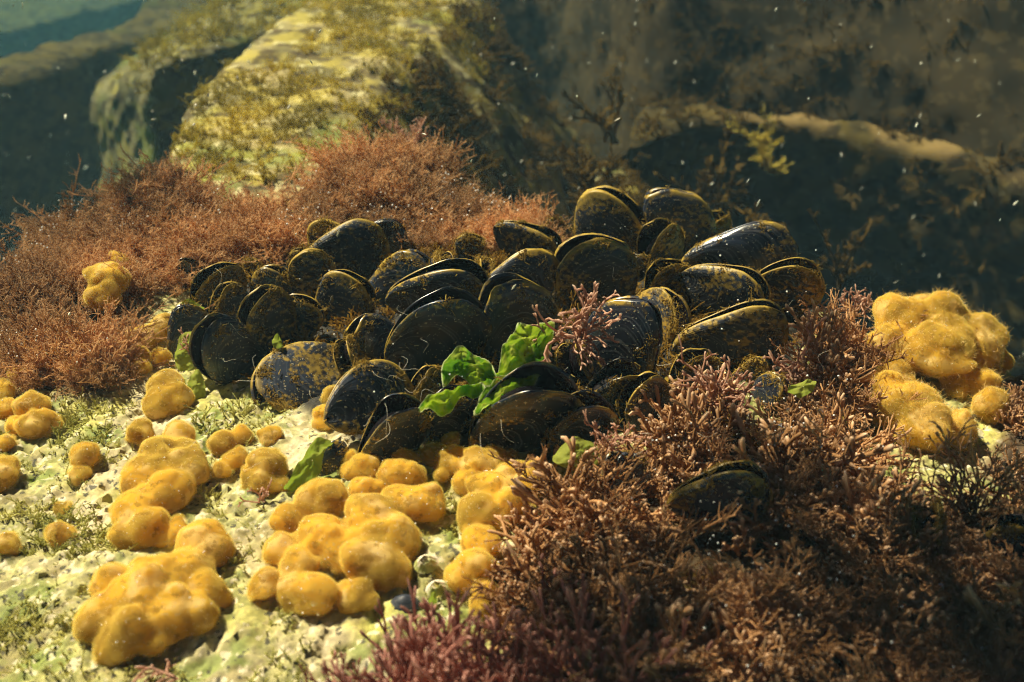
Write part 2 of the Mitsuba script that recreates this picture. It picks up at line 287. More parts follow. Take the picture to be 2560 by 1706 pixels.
# ------------------------------------------------------------------ the big stone blocks behind
import manifold3d as m3
def block(name, poly, ztop, zbot, label, bsdf, flare=(0, 0), tilt=(0, 0), amp=0.03, size=0.02, sm=18, seed=1, sag=None, kmax=9.0):
    poly = np.asarray(poly, float)
    if shapely.Polygon(poly).exterior.is_ccw is False: poly = poly[::-1]
    M = m3.Manifold.extrude(m3.CrossSection([poly.tolist()]), ztop - zbot).translate([0, 0, zbot]).refine_to_length(size).to_mesh()
    me = trimesh.Trimesh(M.vert_properties[:, :3], M.tri_verts, process=True)
    v = np.array(me.vertices); k = np.minimum(ztop - v[:, 2], kmax)
    v[:, 0] += flare[0] * k; v[:, 1] += flare[1] * k
    c = poly.mean(0); v[:, 2] += (v[:, 0] - c[0]) * tilt[0] + (v[:, 1] - c[1]) * tilt[1]
    if sag: v[:, 2] -= sag[2] * np.maximum((v[:, :2] - sag[0]) @ unit(sag[1]), 0)
    me.vertices = v
    trimesh.smoothing.filter_laplacian(me, lamb=0.5, iterations=sm)
    v, f = np.array(me.vertices), np.array(me.faces); n = normals(v, f)
    d = amp * (meshkit.fbm(v * 6, 4, seed) - 0.5) + 0.5 * amp * (meshkit.fbm(v * 28, 3, seed + 5) - 0.5)
    v = v + n * d[:, None] * 2
    key = numbered(name); put(key, (v, f, np.zeros((len(v), 2))), bsdf); tag(key, label, 'stone block')
    return v, f
def gp(pts, z): q = D(pts); return on_plane(q[:, 0], q[:, 1], z)[:, :2]
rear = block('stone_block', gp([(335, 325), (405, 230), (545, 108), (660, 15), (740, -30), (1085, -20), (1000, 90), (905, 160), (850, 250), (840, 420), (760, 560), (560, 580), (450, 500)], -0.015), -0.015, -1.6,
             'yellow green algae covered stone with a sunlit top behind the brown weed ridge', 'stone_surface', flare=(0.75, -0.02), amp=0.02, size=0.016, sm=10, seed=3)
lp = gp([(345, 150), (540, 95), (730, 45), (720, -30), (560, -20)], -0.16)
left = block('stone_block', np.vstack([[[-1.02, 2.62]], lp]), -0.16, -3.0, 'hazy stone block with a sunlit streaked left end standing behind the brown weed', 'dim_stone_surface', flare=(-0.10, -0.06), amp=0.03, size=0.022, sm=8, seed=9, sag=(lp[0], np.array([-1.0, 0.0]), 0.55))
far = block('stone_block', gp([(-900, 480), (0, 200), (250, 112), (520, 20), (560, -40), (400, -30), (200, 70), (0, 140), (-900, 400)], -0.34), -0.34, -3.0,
            'long dark stone ledge with a thin lit upper edge near the left border', 'shaded_stone_surface', amp=0.03, size=0.035, sm=6, seed=14)
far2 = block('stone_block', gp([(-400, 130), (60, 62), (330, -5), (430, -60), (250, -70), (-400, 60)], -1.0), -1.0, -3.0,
             'farthest stone ledge fading into the teal water in the upper left corner', 'shaded_stone_surface', amp=0.04, size=0.06, sm=4, seed=15)
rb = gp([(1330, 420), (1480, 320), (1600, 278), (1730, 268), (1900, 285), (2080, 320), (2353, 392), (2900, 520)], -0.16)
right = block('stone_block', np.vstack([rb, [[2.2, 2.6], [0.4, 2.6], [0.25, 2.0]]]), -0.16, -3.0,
              'dark stone block behind the mussels with a sunlit upper edge painted in lighter brown', 'painted_lit_edge_surface', flare=(0, 0.14), amp=0.025, size=0.02, sm=8, seed=21)
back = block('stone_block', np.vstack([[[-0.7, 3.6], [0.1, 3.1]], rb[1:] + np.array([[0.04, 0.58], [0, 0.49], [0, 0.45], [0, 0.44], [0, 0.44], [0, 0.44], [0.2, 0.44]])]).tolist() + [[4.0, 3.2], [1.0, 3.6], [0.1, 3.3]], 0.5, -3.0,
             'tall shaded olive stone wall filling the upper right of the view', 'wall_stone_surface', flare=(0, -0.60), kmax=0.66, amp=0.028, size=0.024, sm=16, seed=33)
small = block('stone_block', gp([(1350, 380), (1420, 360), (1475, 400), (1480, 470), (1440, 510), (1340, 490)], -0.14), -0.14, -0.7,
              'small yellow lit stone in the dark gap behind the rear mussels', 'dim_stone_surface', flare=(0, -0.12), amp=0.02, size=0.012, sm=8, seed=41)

# ------------------------------------------------------------------ mussels
key = np.array([(0, 0), (-0.12, 0.08), (-0.22, 0.25), (-0.30, 0.50), (-0.33, 0.72), (-0.26, 0.90), (-0.08, 1.0), (0.12, 0.985), (0.28, 0.86), (0.34, 0.66), (0.32, 0.42), (0.22, 0.20), (0.09, 0.05), (0, 0)])
_len = np.r_[0, np.cumsum(np.linalg.norm(np.diff(key, axis=0), axis=1))]; OUTLINE = CubicSpline(_len / _len[-1], key)
NS, NT = 34, 44
S_, T_ = np.meshgrid(np.linspace(0.02, 1, NS) ** 0.8, np.linspace(0.004, 0.996, NT), indexing='ij')
def mussel_height(s, t): return np.sin(np.pi * t ** 0.8) ** 0.85 * s ** 0.7 * np.clip(1 - s ** 2.2, 0, 1) ** 0.82 * 1.12
def gape(w, l, gap, osgn): return gap * (0.06 + 0.94 * np.clip(l, 0, 1.05) ** 1.4) * np.clip(0.66 + 1.5 * osgn * w, 0.05, 1.1)
def valve(side, L, Hh, gap, seed, osgn):
    m = OUTLINE(T_); w = m[..., 0] * S_; l = m[..., 1] * S_
    q = np.stack([w * 9, l * 9, 0 * w + seed], -1)
    h = Hh * mussel_height(S_, T_) * (1 + 0.18 * (meshkit.fbm(q, 3, seed) - 0.5)) + 0.0045 * (meshkit.noise(np.stack([S_ * 34, T_ * 1.5, 0 * S_ + seed], -1), seed) - 0.5) * (S_ < 0.97)
    open_ = gape(w, l, gap, osgn)
    edge = 1 + 0.035 * (meshkit.noise(np.stack([T_ * 22, S_ * 0, S_ * 0 + seed], -1), 3) - 0.5)
    outer = np.stack([w * edge, l * edge, side * (h + open_ + 0.013)], -1)
    inner = np.stack([w * 0.970, l * 0.970 + 0.008, side * (h * 0.86 + open_)], -1)
    V = np.vstack([outer.reshape(-1, 3), inner.reshape(-1, 3)]) * L
    Fo = grid_faces(NS, NT); Fi = Fo[:, ::-1] + NS * NT
    a = (NS - 1) * NT + np.arange(NT - 1); b = a + 1; c, d = b + NS * NT, a + NS * NT
    Fr = np.vstack([np.stack([a, b, c], 1), np.stack([a, c, d], 1)]); F = np.vstack([Fo, Fi, Fr])
    if side > 0: F = F[:, ::-1]
    uv = np.vstack([np.stack([S_, T_], -1).reshape(-1, 2), np.stack([S_ + 2, T_], -1).reshape(-1, 2)])
    return V, F, uv
def mantle(L, Hh, gap, osgn):
    m = OUTLINE(T_); parts = []
    for side in (1, -1):
        s = S_ * 0.85; w, l = m[..., 0] * s, m[..., 1] * s + 0.02
        z = side * (Hh * 0.55 * mussel_height(S_, T_) + 0.9 * gape(w, l, gap, osgn) * (1 - S_ ** 6) + 0.001)
        f = grid_faces(NS, NT); parts.append((np.stack([w, l, z], -1).reshape(-1, 3) * L, f[:, ::-1] if side > 0 else f, np.zeros((NS * NT, 2))))
    return join(parts)
A = lambda x, y, r: (380 + x / 2.148, 450 + y / 2.148, r / 2.148)
B = lambda x, y, r: (1000 + x / 2.8, 500 + y / 2.8, r / 2.8)
C = lambda x, y, r: (1340 + x / 2.376, 440 + y / 2.376, r / 2.376)
E = lambda x, y, r: (1360 + x / 1.961, 1000 + y / 1.961, r / 1.961)
# (place and half width in the photograph, way the open rim faces, tip towards the viewer, gap, colour, label)
MUSSELS = [
 (A(190, 815, 112), 110, 12, .03, 'dark', 'leftmost blue black mussel, half hidden by a green leaf scrap'),
 (A(405, 610, 122), 140, 38, .06, 'olive', 'olive mussel at the upper left end of the bed with rim facing left'),
 (A(470, 680, 112), 160, 40, .06, 'olive', 'greyish olive mussel overlapping the lower right of the upper left mussel'),
 (A(440, 915, 158), 155, 40, .06, 'dark', 'large black mussel at the lower left end of the bed over bare rock'),
 (A(625, 600, 108), 48, 30, .05, 'mid', 'blue grey mussel with a dark upper right rim at the bed top left'),
 (A(520, 500, 62), 50, 45, .05, 'ochre', 'small ochre mussel with a glossy black tip touching the weed at upper left'),
 (A(800, 445, 62), 60, 40, .06, 'olive', 'small dull brown mussel with a black notch at its tip beside the weed'),
 (A(860, 545, 125), 100, 18, .03, 'olive', 'dull brownish mussel without visible rim, under the black notched small mussel'),
 (A(1060, 395, 160), 80, 6, .02, 'olive', 'broad olive mussel lying closed directly under the brown weed ridge'),
 (A(930, 350, 105), 100, 8, .02, 'ochre', 'pale olive mussel half buried behind the broad closed one below the ridge'),
 (A(995, 650, 132), 48, 30, .05, 'olive', 'rounded olive mussel with thin dark rim on its upper right, left of centre'),
 (A(670, 775, 150), 148, 40, .06, 'olive', 'mussel with a thick black curved rim on its left, behind the mottled one'),
 (A(795, 770, 118), 58, 38, .06, 'mid', 'mottled pale mussel with pink growth at its foot and rim on its upper right'),
 (A(765, 1090, 168), 222, 36, .06, 'olive', 'large fuzzy mussel tilted so its black rim faces the lower left'),
 (A(1030, 960, 112), 205, 66, .09, 'ochre', 'olive mussel seen edge on with a narrow black slit, left of centre'),
 (A(1235, 885, 148), 168, 36, .06, 'dark', 'black mussel with its upright rim on the left, in the middle of the bed'),
 (A(1335, 570, 148), 40, 24, .04, 'mid', 'bluish grey mussel with ochre edges below the middle of the weed ridge'),
 (A(1205, 1190, 185), 200, 34, .05, 'olive', 'large ringed olive mussel above the big golden clump with rim at lower left'),
 (A(1300, 1385, 168), 118, 46, .08, 'dark', 'dark mussel with an ochre lined gaping rim right above the big golden clump'),
 (A(980, 1500, 82), 90, 8, .02, 'dark', 'small smooth blue black mussel at the bottom beside a green blade'),
 (B(305, 700, 235), 86, 42, .07, 'mid', 'dark mussel with a broad purple black arched rim above the central black one'),
 (B(290, 975, 262), 102, 40, .06, 'dark', 'biggest black mussel left of the green leaves, with an arched rim on top'),
 (B(850, 600, 225), 100, 10, .02, 'mid', 'closed dark olive mussel behind the ringed mussel of the bed centre'),
 (B(780, 870, 255), 130, 30, .05, 'mid', 'central mussel with pale growth rings directly above the green leaves'),
 (B(1340, 575, 235), 120, 30, .06, 'olive', 'large olive mussel with a black rim on its upper left behind the pink tuft'),
 (B(900, 330, 170), 58, 38, .07, 'olive', 'brownish mussel with a yellow lined rim under the right end of the weed ridge'),
 (B(325, 430, 120), 0, 72, .08, 'ochre', 'pointed pale mussel seen edge on with a vertical slit, left of the two'),
 (B(610, 495, 105), 0, 74, .09, 'ochre', 'pointed mussel seen edge on with a vertical slit, right of the two'),
 (C(370, 325, 185), 55, 30, .05, 'olive', 'yellowish olive mussel in the rear row with a dark rim on its upper right'),
 (B(1200, 1175, 150), 205, 68, .13, 'ochre', 'gaping mussel seen edge on with a wide purple slit right of the green leaves'),
 (C(560, 1000, 205), 40, 22, .04, 'dark', 'smooth blue black mussel right of the pink tuft'),
 (B(390, 1560, 175), 120, 50, .08, 'dark', 'narrow dark mussel with ochre rim below the lower green leaf'),
 (B(900, 1560, 275), 105, 50, .08, 'dark', 'wide dark mussel with an ochre edged rim just below the green leaves'),
 (C(450, 1320, 165), 112, 46, .09, 'mid', 'gaping mussel with an ochre lip between the green leaves and the right weed'),
 (C(285, 1530, 165), 122, 50, .08, 'dark', 'dark mussel lowest in the front row where the right weed begins'),
 (B(265, 1330, 135), 145, 40, .06, 'ochre', 'small ochre mussel wedged left of the green leaves'),
 (C(790, 325, 185), 96, 14, .03, 'mid', 'rearmost black mussel with a yellow stripe, highest in the photo'),
 (C(765, 450, 135), 150, 55, .09, 'olive', 'upright grey brown mussel with a wide black slit in front of the rearmost one'),
 (C(1075, 345, 95), 140, 60, .09, 'ochre', 'small yellow mussel with a black slit at the right of the rearmost one'),
 (C(1230, 500, 255), 90, 8, .02, 'dark', 'broad black bristly closed mussel at the right rear of the bed'),
 (C(1480, 690, 185), 95, 42, .06, 'ochre', 'rust brown fuzzy mussel at the far right end of the bed'),
 (C(1120, 730, 185), 40, 32, .06, 'olive', 'dull olive mussel with purple rim on its upper right, left of the rust brown one'),
 (C(785, 660, 118), 125, 45, .07, 'ochre', 'ochre mussel deep in the shade above the yellow fuzzy mussel'),
 (C(690, 850, 155), 12, 40, .07, 'ochre', 'yellow fuzzy mussel with its black rim along the right side'),
 (C(1185, 965, 255), 95, 30, .04, 'olive', 'largest fuzzy olive mussel of the right side, weed at its foot'),
 (C(950, 1220, 145), 135, 45, .07, 'ochre', 'half buried mussel rim showing left of the weed under the largest olive mussel'),
 (C(715, 1380, 165), 142, 40, .06, 'mid', 'dark mussel half hidden by brown weed and yellow growth in the front row'),
 (C(1270, 1180, 90), 48, 26, .05, 'ochre', 'small yellow and blue mussel sunk in the weed of the right side'),
 (C(1390, 1290, 90), 0, 42, .07, 'dark', 'thin dark rim of a mussel buried in weed at the far right'),
 (E(885, 490, 225), 95, 46, .08, 'mid', 'black mussel with yellow blotches and an arched rim alone in the right weed'),
 (E(1875, 580, 95), 182, 84, .12, 'ochre', 'upright mussel with a square black opening near the right border'),
 (E(400, 420, 125), 170, 45, .06, 'dark', 'black mussel rim mostly buried in weed right below the front row'),
 (E(940, 245, 85), 60, 40, .06, 'mid', 'small dark rim peeping from weed above the blotched mussel'),
 (E(2330, 760, 130), 100, 40, .06, 'dark', 'dark mussel cut off by the right border'),
 (C(120, 330, 75), 165, 40, .06, 'ochre', 'small ochre mussel showing a dark strip at the left end of the rear row'),
 (C(640, 550, 62), 130, 40, .06, 'dark', 'small dark rim between the upright grey brown mussel and the deep ochre one'),
 (B(1030, 440, 75), 60, 15, .03, 'ochre', 'small whitish yellow mussel behind the large olive one'),
 (B(500, 350, 90), 50, 30, .05, 'ochre', 'small yellowish mussel behind the two pointed edge on mussels'),
 (A(1260, 330, 88), 90, 15, .04, 'dark', 'dark mussel tucked under the middle of the weed ridge'),
 (B(1075, 690, 85), 150, 40, .06, 'dark', 'dark mussel rim directly left of the pink tuft'),
 (E(1140, 205, 70), 10, 42, .06, 'dark', 'thin dark upright shell edge in weed below the yellow and blue mussel'),
 (A(190, 500, 62), 100, 30, .05, 'dark', 'dark shell tips poking from weed above the upper left mussel'),
]
FOOT = []
LYING = {8: 15, 17: 20, 18: 38, 20: 12, 21: 32, 22: 25, 25: -35, 31: 32, 32: 20, 33: 33, 34: 38, 39: 8, 40: 8, 41: -40, 44: 18, 49: 10}    # shells lying along the bed: the way their long axis runs in the photograph
cones = []
for i, ((cx, cy, r), phi, alpha, gap, skin, label) in enumerate(MUSSELS):
    g = np.random.default_rng(100 + i); gap = gap * (1.0 if i == 49 else 2.1 if i in (18, 31, 32, 33, 34) else 1.6); off = phi - 90 if phi - 90 < 180 else phi - 450; psi = math.radians(90 + (0.45 if abs(off) < 105 else 0.72) * off + 18 * g.normal()); psi = math.radians(LYING[i]) if i in LYING else psi
    edge_on = alpha > 60; phi, alpha = math.radians(phi), math.radians(alpha * (1.0 if edge_on else 0.88))
    toc = -rays(cx, cy); rt = unit(np.cross(UP, toc)); up = np.cross(toc, rt); dphi = math.cos(phi) * rt + math.sin(phi) * up; dpsi = math.cos(psi) * rt + math.sin(psi) * up
    Z = unit(math.cos(alpha) * toc - math.sin(alpha) * dphi); Y = toc * 0.9 + dpsi * 0.35 if edge_on else dpsi + toc * g.uniform(-0.1, 0.65)
    Y = unit(Y - Z * (Y @ Z)); X = np.cross(Y, Z); flip = 1 if g.random() < 0.5 else -1
    dist = np.linalg.norm(at(cx, cy) - CAM); L = (2.0 if i == 49 else 2.55 if i in (39, 40, 44) else 2.85 if i in LYING else 3.5) * r * dist / FPX * g.uniform(0.97, 1.06); Hh = 0.112 + 0.012 * g.normal(); slim, bow = g.uniform(0.80, 0.98) + (0.20 if i in LYING else 0), g.uniform(-0.28, 0.28); osgn = (0.0 if edge_on else np.sign(X @ dphi)) * flip
    p = at(cx, cy, 0.42 * L if i == 49 else 0.30 * L if i in LYING else (1.25 if i in (26, 27) else 0.85 if edge_on else 0.27) * L * max(0.35, Y[2]))
    o = p - Y * (0.95 if edge_on else 0.56 if i in LYING else 0.66) * L - Z * (0 if edge_on else 0.5 * Hh * L)
    M = mat4(o, X, Y, Z)
    k = numbered('mussel'); tag(k, label, 'mussel', 'mussels of the bed on the rock')
    def place(vfu):
        v, f, uv = vfu; v = v * [flip * slim, 1, 1]; v = v + np.stack([bow * flip * (v[:, 1] / L) ** 2 * (1 - v[:, 1] / L) * 2.2 * L, 0 * v[:, 0], 0 * v[:, 0]], -1)
        if flip < 0: f = f[:, ::-1]
        return v @ M[:3, :3].T + M[:3, 3], f, uv
    front, rear_ = place(valve(1, L, Hh, gap, 300 + i, osgn)), place(valve(-1, L, Hh, gap, 400 + i, osgn))
    put(f'{k}__valve', front, 'shell_' + skin); put(f'{k}__valve_001', rear_, 'shell_' + skin); put(f'{k}__mantle', place(mantle(L, Hh, gap, osgn)), 'mantle_dark')
    parts = []
    amount = {'dark': 0.35, 'mid': 0.7, 'olive': 1.0, 'ochre': 1.3}[skin]
    for v, f, uv in (front, rear_):
        fo = f[(uv[f[:, 0], 0] < 1.5)]; s = uv[fo[:, 0], 0]; c = v[fo[:, 0]]
        w = (0.2 + 1.6 * np.clip((s - 0.85) / 0.1, 0, 1)) * (s < 0.955) * np.clip(meshkit.fbm(c * 55, 3, 2) * 3.2 - 1.0 + 0.5 * (s > 0.85), 0.02, 1) * (s > 0.3)
        q, n, _ = sample_surface(v, fo, int(560 * amount), w, g); 
        q2, n2, _ = sample_surface(v, fo, int(9 * amount) + 1, w, g); a_ = unit(np.cross(n2, g.normal(size=n2.shape))); b_ = np.cross(n2, a_); sp = g.normal(size=(2, 34, len(q2), 1)) * 0.0022
        parts.append(hairs((q2[None] + a_ * sp[0] + b_ * sp[1] - n2 * 0.0006).reshape(-1, 3), np.broadcast_to(n2, (34, *n2.shape)).reshape(-1, 3), 0.0034, 0.00034, 0.7, g, K=2))
        parts.append(hairs(q, n, 0.0024, 0.00026, 0.8, g, K=2))
    put(f'{k}__algae_fuzz', join(parts), 'shell_fuzz'); labels[f'{k}__algae_fuzz'] = {'label': 'short yellow algae hairs on the shell', 'kind': 'stuff'}
    q = p - Y * (0.1 if i in LYING else 0.5) * L; FOOT.append((q[0], q[1], 0.26 * L)); q = q[:2] - 0.030 * unit(q[:2] - CAM[:2]); FOOT.append((q[0], q[1], 0.42 * L if i == 49 else 0.2 * L)); cones.append((cx, cy, r, p))

# ------------------------------------------------------------------ golden algae clumps
P6 = lambda x, y, r: (x / 1.73, 800 + y / 1.73, r / 1.73)
P7 = lambda x, y, r: (600 + x / 2.39, 1050 + y / 2.39, r / 2.39)
PD = lambda x, y, r: tuple(np.array([x, y, r]) * 2560 / 2353)
CLUMPS = [
 ('biggest lobed golden algae clump in front of the mussel bed', P7, [(290, 600, 120), (250, 790, 110), (330, 890, 120), (480, 480, 150), (480, 700, 150), (330, 1010, 100), (450, 1040, 130), (570, 800, 120), (780, 600, 170), (900, 700, 180), (800, 850, 180), (880, 900, 130), (690, 740, 120), (960, 500, 100), (1090, 520, 125)], 1.0),
 ('curled golden lobe hanging at the lower right of the biggest clump', P7, [(700, 1050, 105), (640, 1010, 60), (760, 1090, 60)], .8),
 ('knobbly golden clump against the front mussel rims, left of the two', P7, [(640, 240, 66), (740, 290, 90), (660, 320, 60), (740, 420, 80), (820, 420, 60)], .8),
 ('orange golden lobes below the front mussel rims between two other clumps', P7, [(1000, 240, 88), (920, 350, 100), (1030, 340, 85), (960, 200, 60)], .8),
 ('flat golden olive clump pressed against the lower edge of the mussel bed', P7, [(1150, 200, 75), (1270, 250, 115), (1400, 280, 130), (1540, 235, 85), (1360, 370, 90), (1190, 350, 45), (1250, 120, 60), (1620, 210, 50)], .8),
 ('long golden mass half buried under the right brown weed', P7, [(1500, 420, 150), (1640, 360, 120), (1760, 380, 120), (1430, 560, 130), (1620, 530, 130), (1430, 740, 120), (1400, 900, 140), (1310, 940, 95), (1450, 1050, 100), (1440, 1140, 70)], 1.0),
 ('single smooth golden ball on the pale rock left of the biggest clump', P7, [(145, 1005, 100), (190, 1010, 60)], .5),
 ('fuzzy orange ball above a pink twig, between the small cluster and the green blade', P7, [(160, 290, 125), (210, 380, 70), (120, 360, 100)], .8),
 ('small brownish golden ball beside the shaded rock below the left mussels', P7, [(180, 95, 62)], .5),
 ('cluster of four small golden balls on the pale rock', P6, [(960, 535, 58), (1045, 505, 48), (1030, 600, 48), (945, 650, 38), (990, 620, 40)], .6),
 ('tall wrinkled golden clump standing on the pale rock at left', P6, [(765, 530, 70), (700, 600, 95), (810, 650, 95), (640, 700, 95), (720, 760, 105), (590, 830, 100), (650, 900, 90), (555, 920, 70), (780, 590, 80), (690, 680, 90)], .9),
 ('large brightest golden clump at the lower left', P6, [(860, 990, 115), (770, 920, 50), (940, 1010, 60), (790, 1110, 120), (920, 1180, 85), (860, 1280, 85), (680, 1120, 110), (620, 1220, 125), (720, 1290, 110), (500, 1150, 90), (460, 1290, 100), (570, 1350, 110), (480, 1420, 60), (660, 1400, 60)], 1.0),
 ('angular golden clump beside a green scrap, left of the big black mussel', P6, [(720, 300, 78), (690, 360, 65), (770, 340, 60), (715, 250, 35)], .6),
 ('round golden ball on pale rock above the tall wrinkled clump', P6, [(605, 490, 66)], .5),
 ('egg shaped golden ball with a small tail on the left rock', P6, [(370, 585, 62), (350, 660, 42)], .6),
 ('pair of smooth golden lobes at the left under the brown weed', P6, [(150, 375, 64), (140, 460, 62), (205, 440, 50), (65, 460, 42)], .6),
 ('golden lobes cut by the left border under the brown weed', P6, [(80, 250, 38), (20, 310, 42), (10, 390, 50)], .6),
 ('orange lobe cut by the left border, middle one of three', P6, [(30, 650, 60), (-10, 680, 60)], .6),
 ('yellow ball cut by the left border, lowest of three', P6, [(30, 970, 58)], .5),
 ('small isolated yellow ball near the left border', P6, [(250, 920, 52)], .5),
 ('golden lobe at the left border just above the orange one', P6, [(15, 535, 42)], .5),
 ('dull olive little ball above the isolated yellow ball', P6, [(265, 810, 34)], .4),
 ('golden column of lobes at the left end of the mussel bed', P6, [(620, 80, 66), (590, 160, 58), (690, 50, 60), (610, 215, 38), (700, 170, 38), (560, 90, 40)], .8),
 ('upper fluffy yellow clump at the right against the dark water', PD, [(2085, 745, 62), (2055, 790, 44), (2165, 750, 66), (2232, 780, 58), (2130, 805, 58), (2185, 815, 58), (2100, 715, 34), (2185, 712, 34), (2250, 820, 40)], 1.5),
 ('lower fluffy yellow clump at the right above the brown weed', PD, [(2050, 885, 50), (2080, 935, 72), (2125, 990, 58), (2200, 880, 34), (2250, 875, 42), (2275, 935, 36), (2030, 940, 40), (2195, 985, 46), (2060, 860, 32)], 1.6),
 ('small olive ball at the right edge beside the upper fluffy clump', PD, [(2295, 830, 30)], .6),
 ('olive ball sunk in weed left of the lower fluffy clump', PD, [(1920, 970, 27)], .6),
 ('yellow ball in the weed below the largest olive mussel', PD, [(1650, 965, 30), (1645, 990, 24)], .6),
 ('pale orange ball deep in the right front weed', PD, [(1600, 1345, 40), (1575, 1335, 25)], .5),
 ('upper pale orange ball wedged between two left mussels', PD, [(762, 912, 24)], .5),
 ('lower pale orange ball wedged between two left mussels', PD, [(750, 960, 30)], .5),
 ('golden hump rising out of the left brown weed', PD, [(255, 640, 42), (235, 680, 34), (270, 610, 25), (210, 690, 20)], .8),
 ('thin golden lobes left of the hump in the brown weed', PD, [(200, 620, 16), (190, 650, 14), (215, 600, 14), (185, 670, 14)], .5),
 ('tiny golden bead at the top of the left weed hump', PD, [(280, 580, 13)], .4),
 ('yellow growth covering a half hidden front row mussel', PD, [(1540, 895, 24), (1530, 925, 26)], .8),
]
BLOBS, GRAINS = [], []
for i, (label, conv, lobes, fuzzy) in enumerate(CLUMPS):
    g = np.random.default_rng(900 + i); c, rr = [], []
    for lobe in lobes:
        x, y, r = conv(*lobe); d0 = np.linalg.norm(at(x, y + 0.3 * r) - CAM); rw = r * d0 / FPX
        c.append(at(x, y, (1.0 if fuzzy == 1.5 else 1.5 if 'brown weed hump' in label or 'out of the left' in label else 0.55) * rw)); rr.append(rw)
    c, rr = np.array(c), np.array(rr); BLOBS += [(a[0], a[1], b) for a, b in zip(c, rr)]
    FOOT += [(a[0], a[1], b * 0.8) for a, b in zip(c, rr)]
    if len(c) > 2:
        main = len(c)
        for q in range(main):
            for _ in range(4 if fuzzy > 1.2 else 2):
                e = unit(g.normal(size=3) + np.array([0, -0.25, 0.45])); c = np.vstack([c, c[q] + e * rr[q] * 0.72]); rr = np.r_[rr, rr[q] * g.uniform(0.34, 0.60)]
    h = float(np.clip(rr.max() / 13, 0.0009, 0.0022)); lo, hi = (c - rr[:, None]).min(0) - 4 * h, (c + rr[:, None]).max(0) + 4 * h
    n = np.ceil((hi - lo) / h).astype(int) + 1
    G = np.stack(np.meshgrid(*[lo[k] + h * np.arange(n[k]) for k in range(3)], indexing='ij'), -1)
    kk = (0.08 if fuzzy > 1.2 else 0.16) * rr.mean(); acc = 0
    wf = 0.55 / rr.max(); Gw = G + 1.15 * rr.mean() * np.stack([meshkit.fbm(G * wf * 1.6, 2, i + 20 * m) - 0.5 for m in (1, 2, 3)], -1)
    for a, b in zip(c, rr):
        e = (Gw - a) * [1, 1, 1.12]; acc = acc + np.exp(-np.clip((np.linalg.norm(e, axis=-1) - b * 0.93) / kk, -60, 60))
    F_ = -kk * np.log(acc + 1e-26)
    F_ = F_ + (0.35 * rr.max()) * (meshkit.fbm(G * (0.9 / rr.max()), 3, i) - 0.5) + 0.06 * rr.max() * np.exp(-((meshkit.fbm(G * (1.1 / rr.max()), 2, i + 9) - 0.5) / 0.035) ** 2) + 0.0014 * (meshkit.fbm(G * np.array([170, 170, 110]), 3, i + 3) - 0.5)
    v, f = surface_nets(F_, lo, h); vv, vf = surface_nets(F_ - 0.0012, lo, h)
    comp = trimesh.graph.connected_component_labels(np.vstack([f[:, [0, 1]], f[:, [1, 2]]]), node_count=len(v)); big = 0
    f = f[np.bincount(comp)[comp[f[:, 0]]] > 60]
    k = numbered('golden_algae'); put(k, (v, f, np.zeros((len(v), 2))), 'golden_jelly'); tag(k, label, 'algae clump', 'golden algae clumps on the rock')
    scene[f'{k}__veil'] = mikit.ply((vv, vf), 'clear_skin', smooth=False, interior={'type': 'ref', 'id': 'jelly'}, exterior={'type': 'ref', 'id': 'sea_water'}); labels[f'{k}__veil'] = {'label': 'soft translucent jelly skin of the clump'}
    area = len(f) * h * h * 0.5; q, nn, _ = sample_surface(v, f, int(2 + area * 5500), None, g); GRAINS.append(q + nn * 0.0014)
    q, nn, _ = sample_surface(v, f, int(min(4200, 100 + area * (0.5e6 if fuzzy > 1.2 else 0.02e6) * fuzzy)), None, g)
    put(f'{k}__algae_fuzz', hairs(q, nn, 0.0019 * (0.5 + fuzzy), 0.00016 if fuzzy > 1.2 else 0.00010, 0.8, g, curl=1.0), 'golden_hair'); labels[f'{k}__algae_fuzz'] = {'label': 'fine pale hairs over the clump', 'kind': 'stuff'}

# ------------------------------------------------------------------ weed
def feathery(seed, stems=8, H=1.0, rad=0.012, side=12, lean=0.55):
    g = np.random.default_rng(seed); parts = []
    for s in range(stems):
        d = unit([*(lean * g.normal(size=2)), 1.0]); bend = 0.35 * g.normal(size=3) * [1, 1, 0.3]; L = H * g.uniform(0.6, 1.05)
        t = np.linspace(0, 1, 5); P = (d * t[:, None] + bend * t[:, None] ** 2) * L + [*(0.06 * g.normal(size=2)), 0]
        parts.append(tubes(P[None], rad * np.linspace(1.3, 0.6, 5)[None], 3, u=g.random(1), v=np.linspace(0, 0.8, 5)[None]))
        k = g.uniform(0.22, 0.98, side); base = np.stack([np.interp(k, t, P[:, j]) for j in range(3)], -1)
        dd = unit(d * 0.9 + 0.75 * g.normal(size=(side, 3))); l = L * (0.34 - 0.2 * k) * g.uniform(0.6, 1.3, side); tt = np.linspace(0, 1, 3)
        Q = base[:, None] + (dd[:, None] + d * 0.4 * tt[None, :, None]) * (l[:, None] * tt)[:, :, None]
        parts.append(tubes(Q, rad * np.array([0.9, 0.75, 0.4])[None].repeat(side, 0), 3, u=g.random(side)))
        m = side; k2 = g.uniform(0.3, 0.9, m); b2 = Q[:, 0] + (Q[:, 2] - Q[:, 0]) * k2[:, None]; d2 = unit(dd + 0.9 * g.normal(size=(m, 3)))
        Q2 = b2[:, None] + d2[:, None] * (0.55 * l[:, None] * np.array([0, 1.0])[None])[:, :, None]
        parts.append(tubes(Q2, rad * np.array([0.8, 0.4])[None].repeat(m, 0), 3, u=g.random(m)))
    return join(parts)
